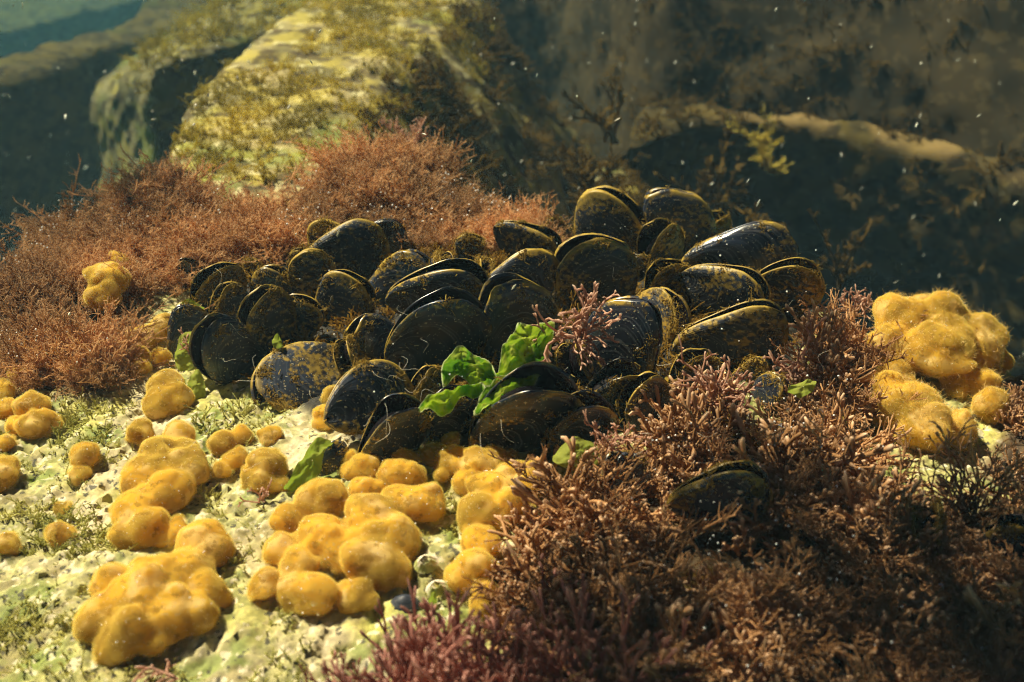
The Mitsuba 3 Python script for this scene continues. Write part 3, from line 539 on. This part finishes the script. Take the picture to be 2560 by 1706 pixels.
def forked(seed, stems=6, H=1.0, rad=0.028, levels=3, lean=0.5, spread=0.42, sides=4, wave=0.5):
    g = np.random.default_rng(seed); segs = []
    def grow(p, d, L, lev, r):
        b1, b2 = wave * g.normal(size=3), wave * g.normal(size=3); t = np.array([0, 0.4, 0.8, 1.0])[:, None]; P = p + L * (d * t + b1 * 0.5 * t ** 2 + b2 * 0.25 * np.sin(np.pi * t) * t)
        last = lev == 0 or g.random() < 0.18
        segs.append((P, r, last))
        if not last:
            e = unit(P[-1] - P[-2]); ax = unit(np.cross(e, g.normal(size=3)))
            for s in (1, -1): grow(P[-1], unit(e + s * spread * g.uniform(0.6, 1.3) * ax + 0.15 * g.normal(size=3) + [0, 0, 0.12]), L * g.uniform(0.5, 0.9), lev - 1, r * g.uniform(0.86, 0.98))
    for s in range(stems): grow(np.array([*(0.07 * g.normal(size=2)), 0]), unit([*(lean * g.normal(size=2)), 1.0]), H * g.uniform(0.22, 0.42), levels, rad * g.uniform(0.85, 1.15))
    P = np.array([s[0] for s in segs]); R = np.array([[s[1]] * 2 + ([s[1] * 1.22, s[1] * 0.62] if s[2] else [s[1], s[1] * 0.95]) for s in segs])
    V = np.array([np.linspace(0.7, 1.0, 4) if s[2] else np.linspace(0, 0.6, 4) for s in segs])
    return tubes(P, R, sides, u=g.random(len(segs)), v=V)
def shapegroup(name, vfu, bsdf):
    v, f, uv = vfu; scene[name] = {'type': 'shapegroup', 'tuft': mikit.ply((v, f), bsdf, smooth=True, uv=uv)}
def near_foot(xy, grow=1.0):
    bad = np.zeros(len(xy), bool)
    for x, y, r in FOOT: bad |= np.hypot(xy[:, 0] - x, xy[:, 1] - y) < r * grow
    return bad
FREQ = 26.0
def carpet(name, poly, groups, spacing, height, label, category='weed', lean=(0, 0, 0), clump=0.6, grow=1.0, seed=0, surface=None, ring=None, cut=0.30):
    """weed growing all over a patch of rock: one object of stuff, a copy of a tuft per root"""
    g = np.random.default_rng(seed); poly = np.asarray(poly); lo, hi = poly.min(0), poly.max(0); lo, hi = np.maximum(lo, [-0.85, 0.24]), np.minimum(hi, [0.85, 1.6])
    n = int((hi - lo).prod() / spacing ** 2); xy = g.uniform(lo, hi, (n, 2)); xy = xy[inside(poly, xy) & ~near_foot(xy, grow)]
    dens = meshkit.fbm(np.c_[xy * FREQ, np.zeros(len(xy))], 2, seed + 40); keep = dens > cut; xy, dens = xy[keep], dens[keep]
    z = top(xy[:, 0], xy[:, 1]); e = 0.004
    nrm = unit(np.stack([top(xy[:, 0] - e, xy[:, 1]) - top(xy[:, 0] + e, xy[:, 1]), top(xy[:, 0], xy[:, 1] - e) - top(xy[:, 0], xy[:, 1] + e), np.full(len(xy), 2 * e)], -1))
    for i in range(len(xy)):
        up = unit(0.5 * nrm[i] + np.array([0, 0, 0.6]) + np.asarray(lean) + 0.28 * g.normal(size=3))
        s = height * (1 - clump + clump * 2.0 * np.clip((dens[i] - 0.25) / 0.5, 0, 1)) * g.uniform(0.75, 1.25)
        scene[f'{name}__{i + 1:03d}'] = {'type': 'instance', 'group': {'type': 'ref', 'id': groups[g.integers(len(groups))]}, 'to_world': T(mat4([xy[i, 0], xy[i, 1], z[i] - 0.003], *frame(up, g.uniform(0, 6.28)), s))}
    tag(name, label, category, kind='stuff')
    return len(xy)
for k in range(5):
    shapegroup(f'tuft_brown_{k}', feathery(10 + k, stems=9, rad=0.011, side=17), 'weed_brown')
    shapegroup(f'tuft_right_{k}', forked(30 + k, rad=0.029, stems=13, levels=3, lean=1.0, spread=0.45, sides=4, wave=0.35), 'weed_right')
    shapegroup(f'tuft_red_{k}', forked(50 + k, stems=10, rad=0.015, levels=3, lean=0.4, spread=0.30, wave=0.25), 'weed_red')
    shapegroup(f'tuft_yellow_{k}', feathery(70 + k, stems=6, rad=0.03, side=7, lean=0.8), 'weed_yellow')
for k in range(4): shapegroup(f'tuft_fine_{k}', feathery(110 + k, stems=11, rad=0.015, side=15, lean=0.75), 'weed_right')
counts = [
 carpet('brown_weed', WEED_LEFT, [f'tuft_brown_{k}' for k in range(5)], 0.0093, 0.029, 'fluffy reddish brown weed covering the left slope of the rock', seed=1, lean=(0, -0.05, 0)),
 carpet('ridge_weed', WEED_RIDGE, [f'tuft_brown_{k}' for k in range(5)], 0.0090, 0.030, 'copper brown weed ridge right behind the mussel bed', seed=2, lean=(0.1, -0.2, 0)),
 carpet('forked_weed', WEED_RIGHT, [f'tuft_right_{k}' for k in range(5)] + [f'tuft_fine_{k}' for k in range(4)], 0.0112, 0.026, 'brown blunt tipped forked weed covering the right front of the rock', seed=3, lean=(-0.05, -0.25, 0), grow=1.0, clump=0.85, cut=0.40),
 carpet('red_weed', WEED_FRONT, [f'tuft_red_{k}' for k in range(5)], 0.0115, 0.036, 'dark red thin forked weed along the bottom edge', seed=4, lean=(-0.25, 0.1, 0)),
 carpet('edge_weed', WEED_EDGE, [f'tuft_right_{k}' for k in range(5)], 0.0125, 0.018, 'short brown weed at the right border behind the fluffy clumps', seed=8),
 carpet('corner_weed', WEED_CORNER, [f'tuft_red_{k}' for k in range(5)], 0.016, 0.026, 'short reddish weed in the bottom left corner', seed=5),
]
for k in range(3):
    shapegroup(f'tuft_turf_{k}', feathery(90 + k, stems=5, rad=0.05, side=5, lean=0.9), 'weed_turf')
    shapegroup(f'tuft_felt_{k}', feathery(95 + k, stems=6, rad=0.022, side=8, lean=1.0), 'weed_felt')
    shapegroup(f'tuft_dim_{k}', feathery(99 + k, stems=6, rad=0.03, side=7, lean=0.9), 'weed_dim')
BARE = world_poly(D([(-60, 900), (230, 930), (420, 800), (480, 860), (620, 920), (740, 1050), (1000, 1040), (1200, 1080), (1150, 1400), (700, 1560), (620, 1700), (-100, 1700)]))
counts.append(carpet('green_turf', BARE, [f'tuft_turf_{k}' for k in range(3)], 0.0075, 0.0055, 'short yellow green turf dotted over the pale rock', 'turf', seed=6, cut=0.46, clump=0.8))
counts.append(carpet('ochre_felt', bed, [f'tuft_felt_{k}' for k in range(3)], 0.0130, 0.015, 'ochre fuzzy growth in the gaps between the mussels', 'algae', seed=7, cut=0.46, clump=0.5, grow=0.55))
def overgrow(name, mesh, groups, spacing, height, label, want, seed):
    v, f = mesh; g = np.random.default_rng(seed); fn = unit(np.cross(v[f[:, 1]] - v[f[:, 0]], v[f[:, 2]] - v[f[:, 0]])); w = want(v[f].mean(1), fn)
    area = (0.5 * np.linalg.norm(np.cross(v[f[:, 1]] - v[f[:, 0]], v[f[:, 2]] - v[f[:, 0]]), axis=1) * w).sum(); n = int(area / spacing ** 2)
    p, nn, _ = sample_surface(v, f, n, w, g); d = meshkit.fbm(p * 11, 2, seed); keep = d > 0.42; p, nn, d = p[keep], nn[keep], d[keep]
    for i in range(len(p)):
        scene[f'{name}__{i + 1:03d}'] = {'type': 'instance', 'group': {'type': 'ref', 'id': groups[g.integers(len(groups))]}, 'to_world': T(mat4(p[i] - nn[i] * 0.003, *frame(unit(nn[i] + [0, 0, 0.4] + 0.35 * g.normal(size=3)), g.uniform(0, 6.28)), height * g.uniform(0.5, 1.4)))}
    tag(name, label, 'weed', kind='stuff'); return len(p)
DIM = [f'tuft_dim_{k}' for k in range(3)]; YEL = [f'tuft_yellow_{k}' for k in range(5)]
counts += [overgrow('stone_weed', rear, YEL, 0.014, 0.015, 'yellow green weed growing over the sunlit top of the near stone block', lambda c, n: (n[:, 2] > 0.5) * (c[:, 2] > -0.1) * (c[:, 1] < 2.6), 11),
           overgrow('shade_weed', rear, DIM, 0.026, 0.032, 'brownish weed hanging on the shaded right face of the near stone block', lambda c, n: (n[:, 0] > 0.4) * (c[:, 2] > -0.75) * (c[:, 1] < 2.3), 12),
           overgrow('dark_block_weed', right, DIM, 0.030, 0.032, 'sparse brown weed on the dark stone block behind the mussels', lambda c, n: 0.25 * (n[:, 1] < -0.2) * (c[:, 2] > -0.8) * (np.abs(c[:, 0]) < 1.4) + 0.7 * (n[:, 2] > 0.6) * (np.abs(c[:, 0]) < 1.6) * (c[:, 1] < 2.1), 13),
           overgrow('wall_weed', back, DIM, 0.028, 0.020, 'thin olive weed on the tall shaded stone wall', lambda c, n: (n[:, 1] < -0.3) * (c[:, 2] > -0.5) * (c[:, 2] < 0.4) * (c[:, 0] < 1.6), 14),
           overgrow('left_block_weed', left, YEL, 0.035, 0.032, 'yellow green weed on the hazy stone block at the left', lambda c, n: (n[:, 2] > 0.4) * (c[:, 2] > -0.4), 15)]
counts.append(overgrow('gap_weed', small, DIM, 0.016, 0.022, 'short golden weed on the small lit stone in the gap', lambda c, n: (n[:, 2] > 0.0) * 1.0, 16))
print('tufts', counts)
# added weed blades out of the frame, put there to dapple the right with shade
def shade_want(x, y):
    px, py = project(np.stack([x, y, 0 * x], -1)); u, v = px * 2353 / 2560, py * 2353 / 2560
    w = np.clip((u - 1250) / 500, 0, 1) * np.clip((v - 1080) / 250, 0, 1) + 0.7 * np.exp(-((u - 1930) / 110) ** 2 - ((v - 850) / 110) ** 2) + 0.0 * np.exp(-((u - 1150) / 260) ** 2 - ((v - 950) / 130) ** 2)
    return w + 0.5 * np.exp(-((u - 330) / 200) ** 2 - ((v - 480) / 90) ** 2) + 0.4 * np.clip((v - 1380) / 150, 0, 1) * np.clip((u - 1100) / 300, 0, 1)
g = np.random.default_rng(31); q = g.uniform([-0.75, 0.2], [0.95, 1.3], (9000, 2)); want = shade_want(q[:, 0], q[:, 1])
q = q[meshkit.fbm(np.c_[q * 13, np.zeros(len(q))], 2, 91) + 0.42 * np.clip(want, 0, 1.1) - 0.2 * (want < 0.08) > 0.75]; hgt = g.uniform(0.56, 0.64, len(q))
root = np.c_[q + (SUN[:2] / SUN[2]) * hgt[:, None], hgt]; a = g.uniform(0, 6.28, len(q)); ax = unit(np.c_[np.cos(a), np.sin(a), 0.25 * g.normal(size=len(q))]); wd = unit(np.cross(ax, unit(np.array([0, 0, 1.0]) + 0.3 * g.normal(size=(len(q), 3)))))
t = np.linspace(0, 1, 6); L = g.uniform(0.025, 0.06, (len(q), 1, 1)); half = (0.007 * np.sin(np.pi * np.clip(t, 0.06, 0.97)) ** 0.7)[None, :, None]
mid = root[:, None] + L * ax[:, None] * (t - 0.5)[None, :, None] + 0.004 * np.sin(5 * t + a[:, None])[..., None] * np.array([0, 0, 1.0]); V = np.stack([mid - wd[:, None] * half, mid + wd[:, None] * half], 2)
ff = grid_faces(6, 2); put('added_shade_weed', (V.reshape(-1, 3), (ff + (np.arange(len(q)) * 12)[:, None, None]).reshape(-1, 3), np.zeros((len(q) * 12, 2))), 'weed_dim'); tag('added_shade_weed', 'added unseen weed blades above the view that shade the right side', 'weed', kind='stuff'); print('afloat', len(q))

# ------------------------------------------------------------------ sea lettuce
def leaf(key, px, lift, label, ruffle=0.004, n=36, m=110, seed=0, facing=0.6, bsdf='sea_lettuce_leaf'):
    """a thin ruffled blade whose margin passes the given photograph points, lying on a plane that leans towards the viewer"""
    px = np.asarray(px, float); c = px.mean(0); o = at(c[0], c[1], lift); toc = unit(CAM - o); nrm = unit(facing * toc + (1 - facing) * np.array([0, 0, 1.0]))
    d = rays(px[:, 0], px[:, 1]); rim = CAM + d * (((o - CAM) @ nrm) / (d @ nrm))[:, None]
    ruffle = min(ruffle, 0.22 * np.linalg.norm(rim - o, axis=1).mean()); q = np.vstack([rim, rim[:1]]); t = np.r_[0, np.cumsum(np.linalg.norm(np.diff(q, axis=0), axis=1))]; t /= t[-1]
    th = np.linspace(0, 1, m, endpoint=False); R = CubicSpline(t, q, bc_type='periodic')(th)
    s = np.linspace(0.02, 1, n); P = o + s[:, None, None] * (R - o)[None]
    jag = 1 + 0.02 * (meshkit.noise(np.stack([th * 55, th * 0, th * 0 + seed], -1), seed) - 0.5); P = o + (P - o) * (1 + (jag - 1)[None, :, None] * s[:, None, None] ** 3)
    w = ruffle * (s[:, None] ** 2 * np.sin(2 * np.pi * th * (3 + seed % 3) + seed) + 0.35 * s[:, None] ** 4 * np.sin(2 * np.pi * th * 9 + 2 * seed)) + ruffle * 5.0 * (meshkit.fbm(P * 85, 4, seed) - 0.5) + ruffle * 1.6 * (meshkit.fbm(P * 260, 3, seed + 2) - 0.5)
    P = P + nrm * (w + 0.9 * ruffle * (1 - s[:, None] ** 2))[..., None]
    uv = np.stack(np.broadcast_arrays(s[:, None], th[None]), -1).reshape(-1, 2)
    put(key, (P.reshape(-1, 3), grid_faces(n, m, True), uv), bsdf)
    if label: labels[key] = {'label': label}
Bp = lambda pts: [(1000 + x / 2.8, 500 + y / 2.8) for x, y in (np.asarray(pts) - np.mean(pts, 0)) * 1.18 + np.mean(pts, 0)]
k = 'sea_lettuce'; tag(k, 'bright green crumpled sea lettuce in the middle of the mussel bed', 'sea lettuce')
leaf(k + '__leaf', Bp([(600, 1340), (700, 1180), (740, 1060), (780, 990), (890, 870), (960, 900), (1040, 910), (1045, 980), (1020, 1080), (1020, 1190), (900, 1260), (760, 1300)]), 0.030, None, 0.005, seed=1)
leaf(k + '__leaf_001', Bp([(320, 1180), (350, 1110), (440, 1075), (540, 1090), (600, 1150), (650, 1220), (600, 1300), (520, 1290), (400, 1250), (340, 1290)]), 0.034, None, 0.004, seed=2)
leaf(k + '__leaf_002', Bp([(560, 1500), (575, 1380), (640, 1310), (740, 1260), (880, 1210), (970, 1200), (930, 1290), (860, 1370), (760, 1400), (650, 1440)]), 0.042, None, 0.004, seed=3, facing=0.5)
leaf(k + '__leaf_003', Bp([(140, 1440), (230, 1370), (350, 1340), (480, 1320), (570, 1350), (480, 1390), (380, 1420), (290, 1490), (210, 1490)]), 0.038, None, 0.004, seed=4, facing=0.4)
def scrap(px, lift, label, seed, facing=0.6, ruffle=0.003):
    k = numbered('green_scrap'); leaf(k, px, lift, None, ruffle, 14, 48, seed, facing, 'scrap_leaf'); tag(k, label, 'sea lettuce')
scrap(D([(405, 800), (430, 760), (450, 770), (455, 820), (445, 850), (415, 850)]), 0.02, 'translucent green leaf scrap at the left end of the bed before the blue black mussel', 5)
scrap(D([(415, 700), (440, 690), (470, 710), (440, 730), (410, 730)]), 0.02, 'yellow green scrap between brown weed and the leftmost mussels', 6)
scrap(D([(430, 890), (455, 850), (470, 880), (465, 915), (440, 915)]), 0.006, 'green film scrap on the rock under the large left black mussel', 7)
scrap(D([(655, 1130), (690, 1060), (740, 1010), (765, 1010), (745, 1050), (735, 1090), (700, 1120)]), 0.012, 'pale olive green blade beside the small blue black bottom mussel', 8)
scrap(D([(1270, 1060), (1300, 1015), (1340, 1010), (1390, 1030), (1380, 1060), (1330, 1075)]), 0.022, 'dark green curled scrap under the front row at the edge of the right weed', 9)
scrap([(680, 850), (695, 835), (702, 850), (708, 870), (698, 872)], 0.03, 'tiny green wedge between two mussels at left of centre', 10)
scrap(D([(1810, 900), (1840, 880), (1875, 875), (1870, 895), (1830, 915)]), 0.03, 'yellow green scrap caught in the weed right of the bed', 11)
scrap([(1075, 1490), (1085, 1480), (1092, 1500), (1088, 1525), (1078, 1520)], 0.004, 'small bright green scrap below the barnacles', 12)

# ------------------------------------------------------------------ single tufts of weed
def tuft(key, px, h, vfu, bsdf, label, up=(0, 0, 1), lift=0.0, spin=0.0, group=None, plane=None):
    k = numbered(key); o = at(*px, lift) if plane is None else on_plane(*px, plane); v, f, uv = vfu
    M = mat4(o, *frame(np.asarray(up, float), spin), h); put(k, (v @ M[:3, :3].T + M[:3, 3], f, uv), bsdf); tag(k, label, 'weed', group)
tuft('pink_weed', D((1325, 770)), 0.036, forked(201, stems=26, rad=0.024, levels=3, lean=1.1, spread=0.5), 'weed_pink', 'pink branching weed tuft growing on top of the olive mussel', up=-FWD * 0.8 + UP * 0.35, lift=0.040)
tuft('copper_weed', D((935, 405)), 0.058, feathery(202, stems=16, rad=0.012, side=22, lean=0.33), 'weed_pink', 'tallest pale copper weed tip standing up from the ridge', up=(0.05, 0, 1))
tuft('copper_weed', D((820, 420)), 0.056, feathery(203, stems=18, rad=0.010, side=22, lean=0.45), 'weed_brown', 'rounded brown weed bush on the ridge left of the tallest tip', up=(0, 0, 1))
tuft('dark_weed', D((2230, 1190)), 0.045, forked(204, stems=34, rad=0.014, levels=4, lean=1.0, spread=0.35), 'weed_right', 'dark brown bushy weed spreading below the fluffy yellow clumps', up=(0, -0.5, 0.8), lift=0.01)
tuft('tan_weed', D((1630, 925)), 0.034, forked(205, stems=24, rad=0.022, lean=0.9), 'weed_pink', 'tan weed tuft in front of the largest olive mussel', up=-FWD * 0.4 + UP * 0.7, lift=0.025)
tuft('tan_weed', D((1825, 860)), 0.034, forked(206, stems=22, rad=0.022, lean=0.9), 'weed_pink', 'tan weed tuft at the lower right of the largest olive mussel', up=(0.1, -0.4, 0.8), lift=0.012)
tuft('tan_weed', D((1960, 720)), 0.030, forked(207, stems=22, rad=0.022, lean=0.8), 'weed_pink', 'tan weed crest at the right end of the bed against the dark water', up=(0, -0.1, 1), lift=0.004)
tuft('tan_weed', D((1530, 1020)), 0.032, forked(208, stems=24, rad=0.020, lean=0.8), 'weed_right', 'brown weed tuft standing before the half hidden front row mussel', up=-FWD * 0.3 + UP * 0.8, lift=0.012)
tuft('tan_weed', D((1395, 1040)), 0.026, forked(209, stems=20, rad=0.02, lean=0.9), 'weed_pink', 'greyish pink weed tuft over the lowest front mussel', up=-FWD * 0.4 + UP * 0.8, lift=0.018)
tuft('pink_twig', D((600, 1150)), 0.014, forked(210, stems=8, rad=0.035, levels=2, lean=1.2), 'weed_pink', 'tiny pink twig under the fuzzy orange ball', up=(0, -0.5, 0.8), lift=0.003)
tuft('pink_twig', D((400, 1555)), 0.022, forked(211, stems=8, rad=0.03, levels=2, lean=1.2), 'weed_pink', 'small pale pink twig on bright rock at the bottom edge', up=(-0.3, -0.4, 0.8), lift=0.003)
tuft('pink_twig', D((440, 800)), 0.016, forked(212, stems=10, rad=0.03, levels=2, lean=1.0), 'weed_pink', 'small pink brown sprig on the left green scrap', up=(0, -0.4, 0.8), lift=0.02)

def frond(px, y, h, label, seed, bsdf='weed_yellow', up=(0, -0.3, 1), **kw):
    d = rays(*D(px)); o = CAM + d * (y / d[1]); k = numbered('frond_weed'); v, f, uv = feathery(seed, **{**dict(stems=7, rad=0.03, side=14, lean=0.5), **kw}); M = mat4(o, *frame(np.asarray(up, float), seed), h); put(k, (v @ M[:3, :3].T + M[:3, 3], f, uv), bsdf); tag(k, label, 'weed', 'weed fronds in the dark gap')
frond((1650, 470), 1.62, 0.105, 'tall golden weed frond standing in the dark gap behind the rear mussels', 301, 'weed_dim')
frond((1745, 345), 1.80, 0.07, 'golden weed tuft on the upper edge of the dark stone block', 302)
frond((1770, 395), 1.74, 0.06, 'small golden weed tuft below the tuft on the dark block edge', 303)
frond((1740, 560), 1.45, 0.07, 'dim brown weed tuft in the gap right of the rearmost mussel', 304, 'weed_dim')
frond((1410, 330), 1.70, 0.11, 'thin branched weed stalk left of the golden fronds', 305, 'weed_dim', stems=4, side=8)
frond((1930, 660), 1.30, 0.07, 'dim forked weed in the dark water right of the bed', 306, 'weed_dim', stems=4)
frond((1360, 450), 1.50, 0.09, 'brown weed clump left of the small lit stone', 307, 'weed_dim')

# ------------------------------------------------------------------ barnacles, limpet
def barnacle(px, r, lift, label, slit):
    k = numbered('barnacle'); tag(k, label, 'barnacle'); o = at(*px, lift); up = unit(np.array([-0.1, -0.35, 0.9])); X, Y, Z = frame(up, 0.6)
    for j in range(6):
        th = np.linspace(j * np.pi / 3 + 0.03, (j + 1) * np.pi / 3 - 0.03, 9); s = np.linspace(0, 1, 8)
        g = np.random.default_rng(j + 50); rib = 0.05 * np.abs(np.sin(th * 9 + j))[None]
        rad = r * ((1.0 - 0.58 * s[:, None] ** 0.8) * (1 + rib)); zz = r * 0.75 * s[:, None] * (1 - 0.25 * (np.abs(th - th.mean()) / 0.5)[None] ** 2)
        P = np.stack([rad * np.cos(th), rad * np.sin(th) * 0.85, zz + 0 * rad], -1); Pi = P * [0.86, 0.86, 0.97]
        V = np.vstack([P.reshape(-1, 3), Pi.reshape(-1, 3)]); f = grid_faces(8, 9); a = 7 * 9 + np.arange(8); f = np.vstack([f, f[:, ::-1] + 72, np.stack([a, a + 1, a + 73], 1), np.stack([a, a + 73, a + 72], 1)])
        kk = k + '__plate' + ('' if j == 0 else f'_{j:03d}'); put(kk, (V @ np.array([X, Y, Z]) + o, f, np.zeros((len(V), 2))), 'barnacle_plate', smooth=False)
    if slit:
        for j, sg in enumerate((1, -1)):
            t = np.linspace(0, np.pi, 12); s = np.linspace(0, 1, 5)[:, None]
            P = np.stack([0.34 * r * np.cos(t)[None] * (1 - 0 * s), sg * r * (0.05 + 0.22 * np.sin(t)[None] * (1 - s)), r * (0.35 + 0.33 * s * np.sin(t)[None])], -1)
            put(k + '__lid' + ('' if j == 0 else '_001'), (P.reshape(-1, 3) @ np.array([X, Y, Z]) + o, grid_faces(5, 12), np.zeros((60, 2))), 'barnacle_plate')
barnacle((1066, 1410), 0.0066, 0.006, 'pale barnacle with a closed slit on the bright ledge between two golden masses', True)
barnacle((1092, 1472), 0.0058, 0.003, 'empty barnacle with a dark round hole below the closed one', False)
o = at(1012, 1512, 0.001); th = np.linspace(0, 2 * np.pi, 28, endpoint=False); s = np.linspace(0.02, 1, 12)
P = np.stack([s[:, None] * np.cos(th) * 0.0085, s[:, None] * np.sin(th) * 0.0066, 0.0058 * (1 - s[:, None] ** 1.7) + 0 * th + 0.0005 * np.sin(th * 13) * s[:, None]], -1)
put('limpet', (P.reshape(-1, 3) + o, grid_faces(12, 28, True), np.stack(np.broadcast_arrays(s[:, None], th / 6.28), -1).reshape(-1, 2)), 'limpet_shell'); tag('limpet', 'small dark grey limpet on bright rock right below the biggest clump', 'limpet')

# ------------------------------------------------------------------ pale threads and fine bubbles with painted glints
g = np.random.default_rng(55); px = g.uniform([480, 640], [2050, 1180], (46, 2)); o = at(px[:, 0], px[:, 1], 0.034); t = np.linspace(0, 1, 9)
d = unit(RIGHT * g.normal(size=(46, 1)) + UP * g.normal(size=(46, 1))); e = unit(np.cross(d, -FWD)); L = g.uniform(0.006, 0.022, (46, 1, 1))
P = o[:, None] + L * (d[:, None] * t[:, None] + e[:, None] * (0.25 * np.sin(t * g.uniform(2, 7, (46, 1)) + g.uniform(0, 6, (46, 1))))[..., None]) - FWD * 0.004 * np.sin(np.pi * t)[None, :, None]
put('pale_threads', tubes(P, np.full((46, 9), 0.00009), 3), 'speck_white'); tag('pale_threads', 'fine pale curling threads caught on the mussels', 'threads', kind='stuff')
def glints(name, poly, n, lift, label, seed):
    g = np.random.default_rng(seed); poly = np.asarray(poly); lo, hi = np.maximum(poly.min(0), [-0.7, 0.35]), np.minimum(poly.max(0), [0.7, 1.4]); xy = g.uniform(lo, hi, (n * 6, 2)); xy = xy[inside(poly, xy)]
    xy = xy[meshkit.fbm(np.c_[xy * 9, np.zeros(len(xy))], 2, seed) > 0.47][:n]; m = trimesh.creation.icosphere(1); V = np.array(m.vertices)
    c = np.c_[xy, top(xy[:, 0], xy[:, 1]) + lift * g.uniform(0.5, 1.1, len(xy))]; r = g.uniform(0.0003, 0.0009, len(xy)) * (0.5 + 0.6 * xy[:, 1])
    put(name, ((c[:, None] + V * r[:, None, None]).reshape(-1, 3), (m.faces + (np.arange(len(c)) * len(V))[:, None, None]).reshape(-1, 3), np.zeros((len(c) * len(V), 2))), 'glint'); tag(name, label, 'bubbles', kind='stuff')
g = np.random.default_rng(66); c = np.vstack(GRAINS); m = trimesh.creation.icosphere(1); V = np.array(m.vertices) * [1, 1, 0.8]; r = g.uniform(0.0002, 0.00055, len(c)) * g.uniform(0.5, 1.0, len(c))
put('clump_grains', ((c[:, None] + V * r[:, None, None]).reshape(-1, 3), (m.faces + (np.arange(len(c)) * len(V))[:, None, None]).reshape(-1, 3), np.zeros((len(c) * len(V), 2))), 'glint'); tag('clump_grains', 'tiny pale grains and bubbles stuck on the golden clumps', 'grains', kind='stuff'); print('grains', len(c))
scene['glint'] = principled((0.85, 0.85, 0.82), 0.12, 1.0)  # opaque white paints the sparkle of the bubbles; also serves the pale grains
glints('fine_bubbles', WEED_LEFT, 420, 0.033, 'fine bubbles with glints painted white in the left brown weed', 61); glints('fine_bubbles_001', WEED_RIDGE, 220, 0.032, 'fine bubbles with glints painted white in the copper ridge weed', 62)
glints('fine_bubbles_002', WEED_RIGHT, 240, 0.034, 'fine bubbles with glints painted white in the right front weed', 63); glints('fine_bubbles_003', bed, 70, 0.045, 'fine bubbles with glints painted white among the mussel shells', 64)

# ------------------------------------------------------------------ air bubbles and drifting specks
BUB = [B(270, 1298, 16), B(310, 1295, 10), B(1098, 1318, 14), B(1165, 1458, 17), B(1188, 1500, 13), C(740, 1015, 15), C(848, 1020, 11), C(128, 1262, 12), C(370, 1490, 14), C(1692, 1400, 18), C(1500, 1395, 16),
       P7(1022, 465, 13), P7(868, 620, 11), P7(1632, 360, 8), P7(767, 518, 9), P7(437, 1100, 14), P7(466, 1160, 9), P7(358, 800, 7), E(108, 43, 15), E(238, 417, 10), E(1240, 604, 15), E(1578, 552, 12), E(622, 757, 9), E(1944, 918, 18), E(2042, 772, 16), E(1355, 60, 16), E(264, 130, 11), A(985, 1220, 12)]
BUBL = ['left one of a bubble pair at the left edge of the green leaves', 'right one of a bubble pair at the left edge of the green leaves', 'bubble right of the green leaves by the gaping slit mussel', 'larger bubble on the front rim below the gaping slit mussel', 'smaller bubble under the larger one on the front rim',
 'larger bubble at the foot of the yellow fuzzy mussel', 'smaller bubble at the foot of the yellow fuzzy mussel', 'dim bubble on the shaded right side of the green leaves', 'bubble where the pink grey tuft meets the front row', 'bubble in weed left of the lower fluffy yellow clump', 'bubble on weed near the yellow ball under the largest olive mussel',
 'bubble on the side lobe at the upper right of the biggest golden clump', 'bubble near the middle of the biggest golden clump', 'bubble on top of the long golden mass under the weed', 'tiny bubble above the middle of the biggest golden clump', 'bubble at the lower left foot of the biggest golden clump', 'tiny bubble at the very bottom of the biggest golden clump', 'tiny bubble on the left flank of the biggest golden clump',
 'bubble at the top left of the right weed beside the lowest front mussel', 'bubble in weed left of the yellow blotched mussel', 'bubble in weed to the lower right of the yellow blotched mussel', 'bubble in weed between the blotched mussel and the square black opening', 'tiny bubble in weed below the yellow blotched mussel', 'pale bubble deep in the right front weed', 'bubble in weed below the square black opening', 'bubble beside the olive ball left of the lower fluffy clump', 'bubble on the pink grey tuft at the edge of the right weed', 'bubble on the rim of the ringed olive mussel beside the pale orange balls']
for (x, y, r), bl in zip(BUB, BUBL):
    o = at(x, y, 0.03 if y < 1200 and x > 900 else 0.02); R = r * np.linalg.norm(o - CAM) / FPX
    m = trimesh.creation.icosphere(3, R * 0.9); k = numbered('air_bubble'); scene[k] = mikit.ply((np.array(m.vertices) + o, m.faces), 'bubble_air', smooth=True)
    tag(k, 'clear air ' + bl, 'bubble', 'air bubbles clinging to the growth')
g = np.random.default_rng(77); n = 1300; p = np.stack([g.uniform(-1.3, 1.3, n), g.uniform(0.55, 2.3, n), g.uniform(-0.6, 0.36, n)], -1)
p = p[(p[:, 2] > top(p[:, 0], p[:, 1]) + 0.05)]
near = g.random(len(p)) < 0.4; d = unit(np.array([0.35, 0.2, 0.9]) + 0.5 * g.normal(size=(len(p), 3))); L = g.uniform(0.0008, 0.0032, len(p)) * (0.5 + 0.5 * p[:, 1])
P = p[:, None] + d[:, None] * (L[:, None] * np.linspace(-1, 1, 3))[..., None]
put('drifting_specks', tubes(P, (g.uniform(0.0004, 0.0013, (len(p), 1)) * np.array([[0.4, 1, 0.4]])) * (0.4 + 0.6 * p[:, 1:2]), 4), 'speck_white'); tag('drifting_specks', 'pale drifting specks floating in the water', 'specks', kind='stuff')

# ------------------------------------------------------------------ the water all round
scene['haze'] = {'type': 'cube', 'to_world': T().translate([0, 0, -1.7]).scale([100, 100, 2.4]), 'bsdf': {'type': 'null'}, 'interior': {'type': 'ref', 'id': 'sea_water'}}
tag('haze', 'clear teal sea water filling the whole view', 'water', kind='stuff')
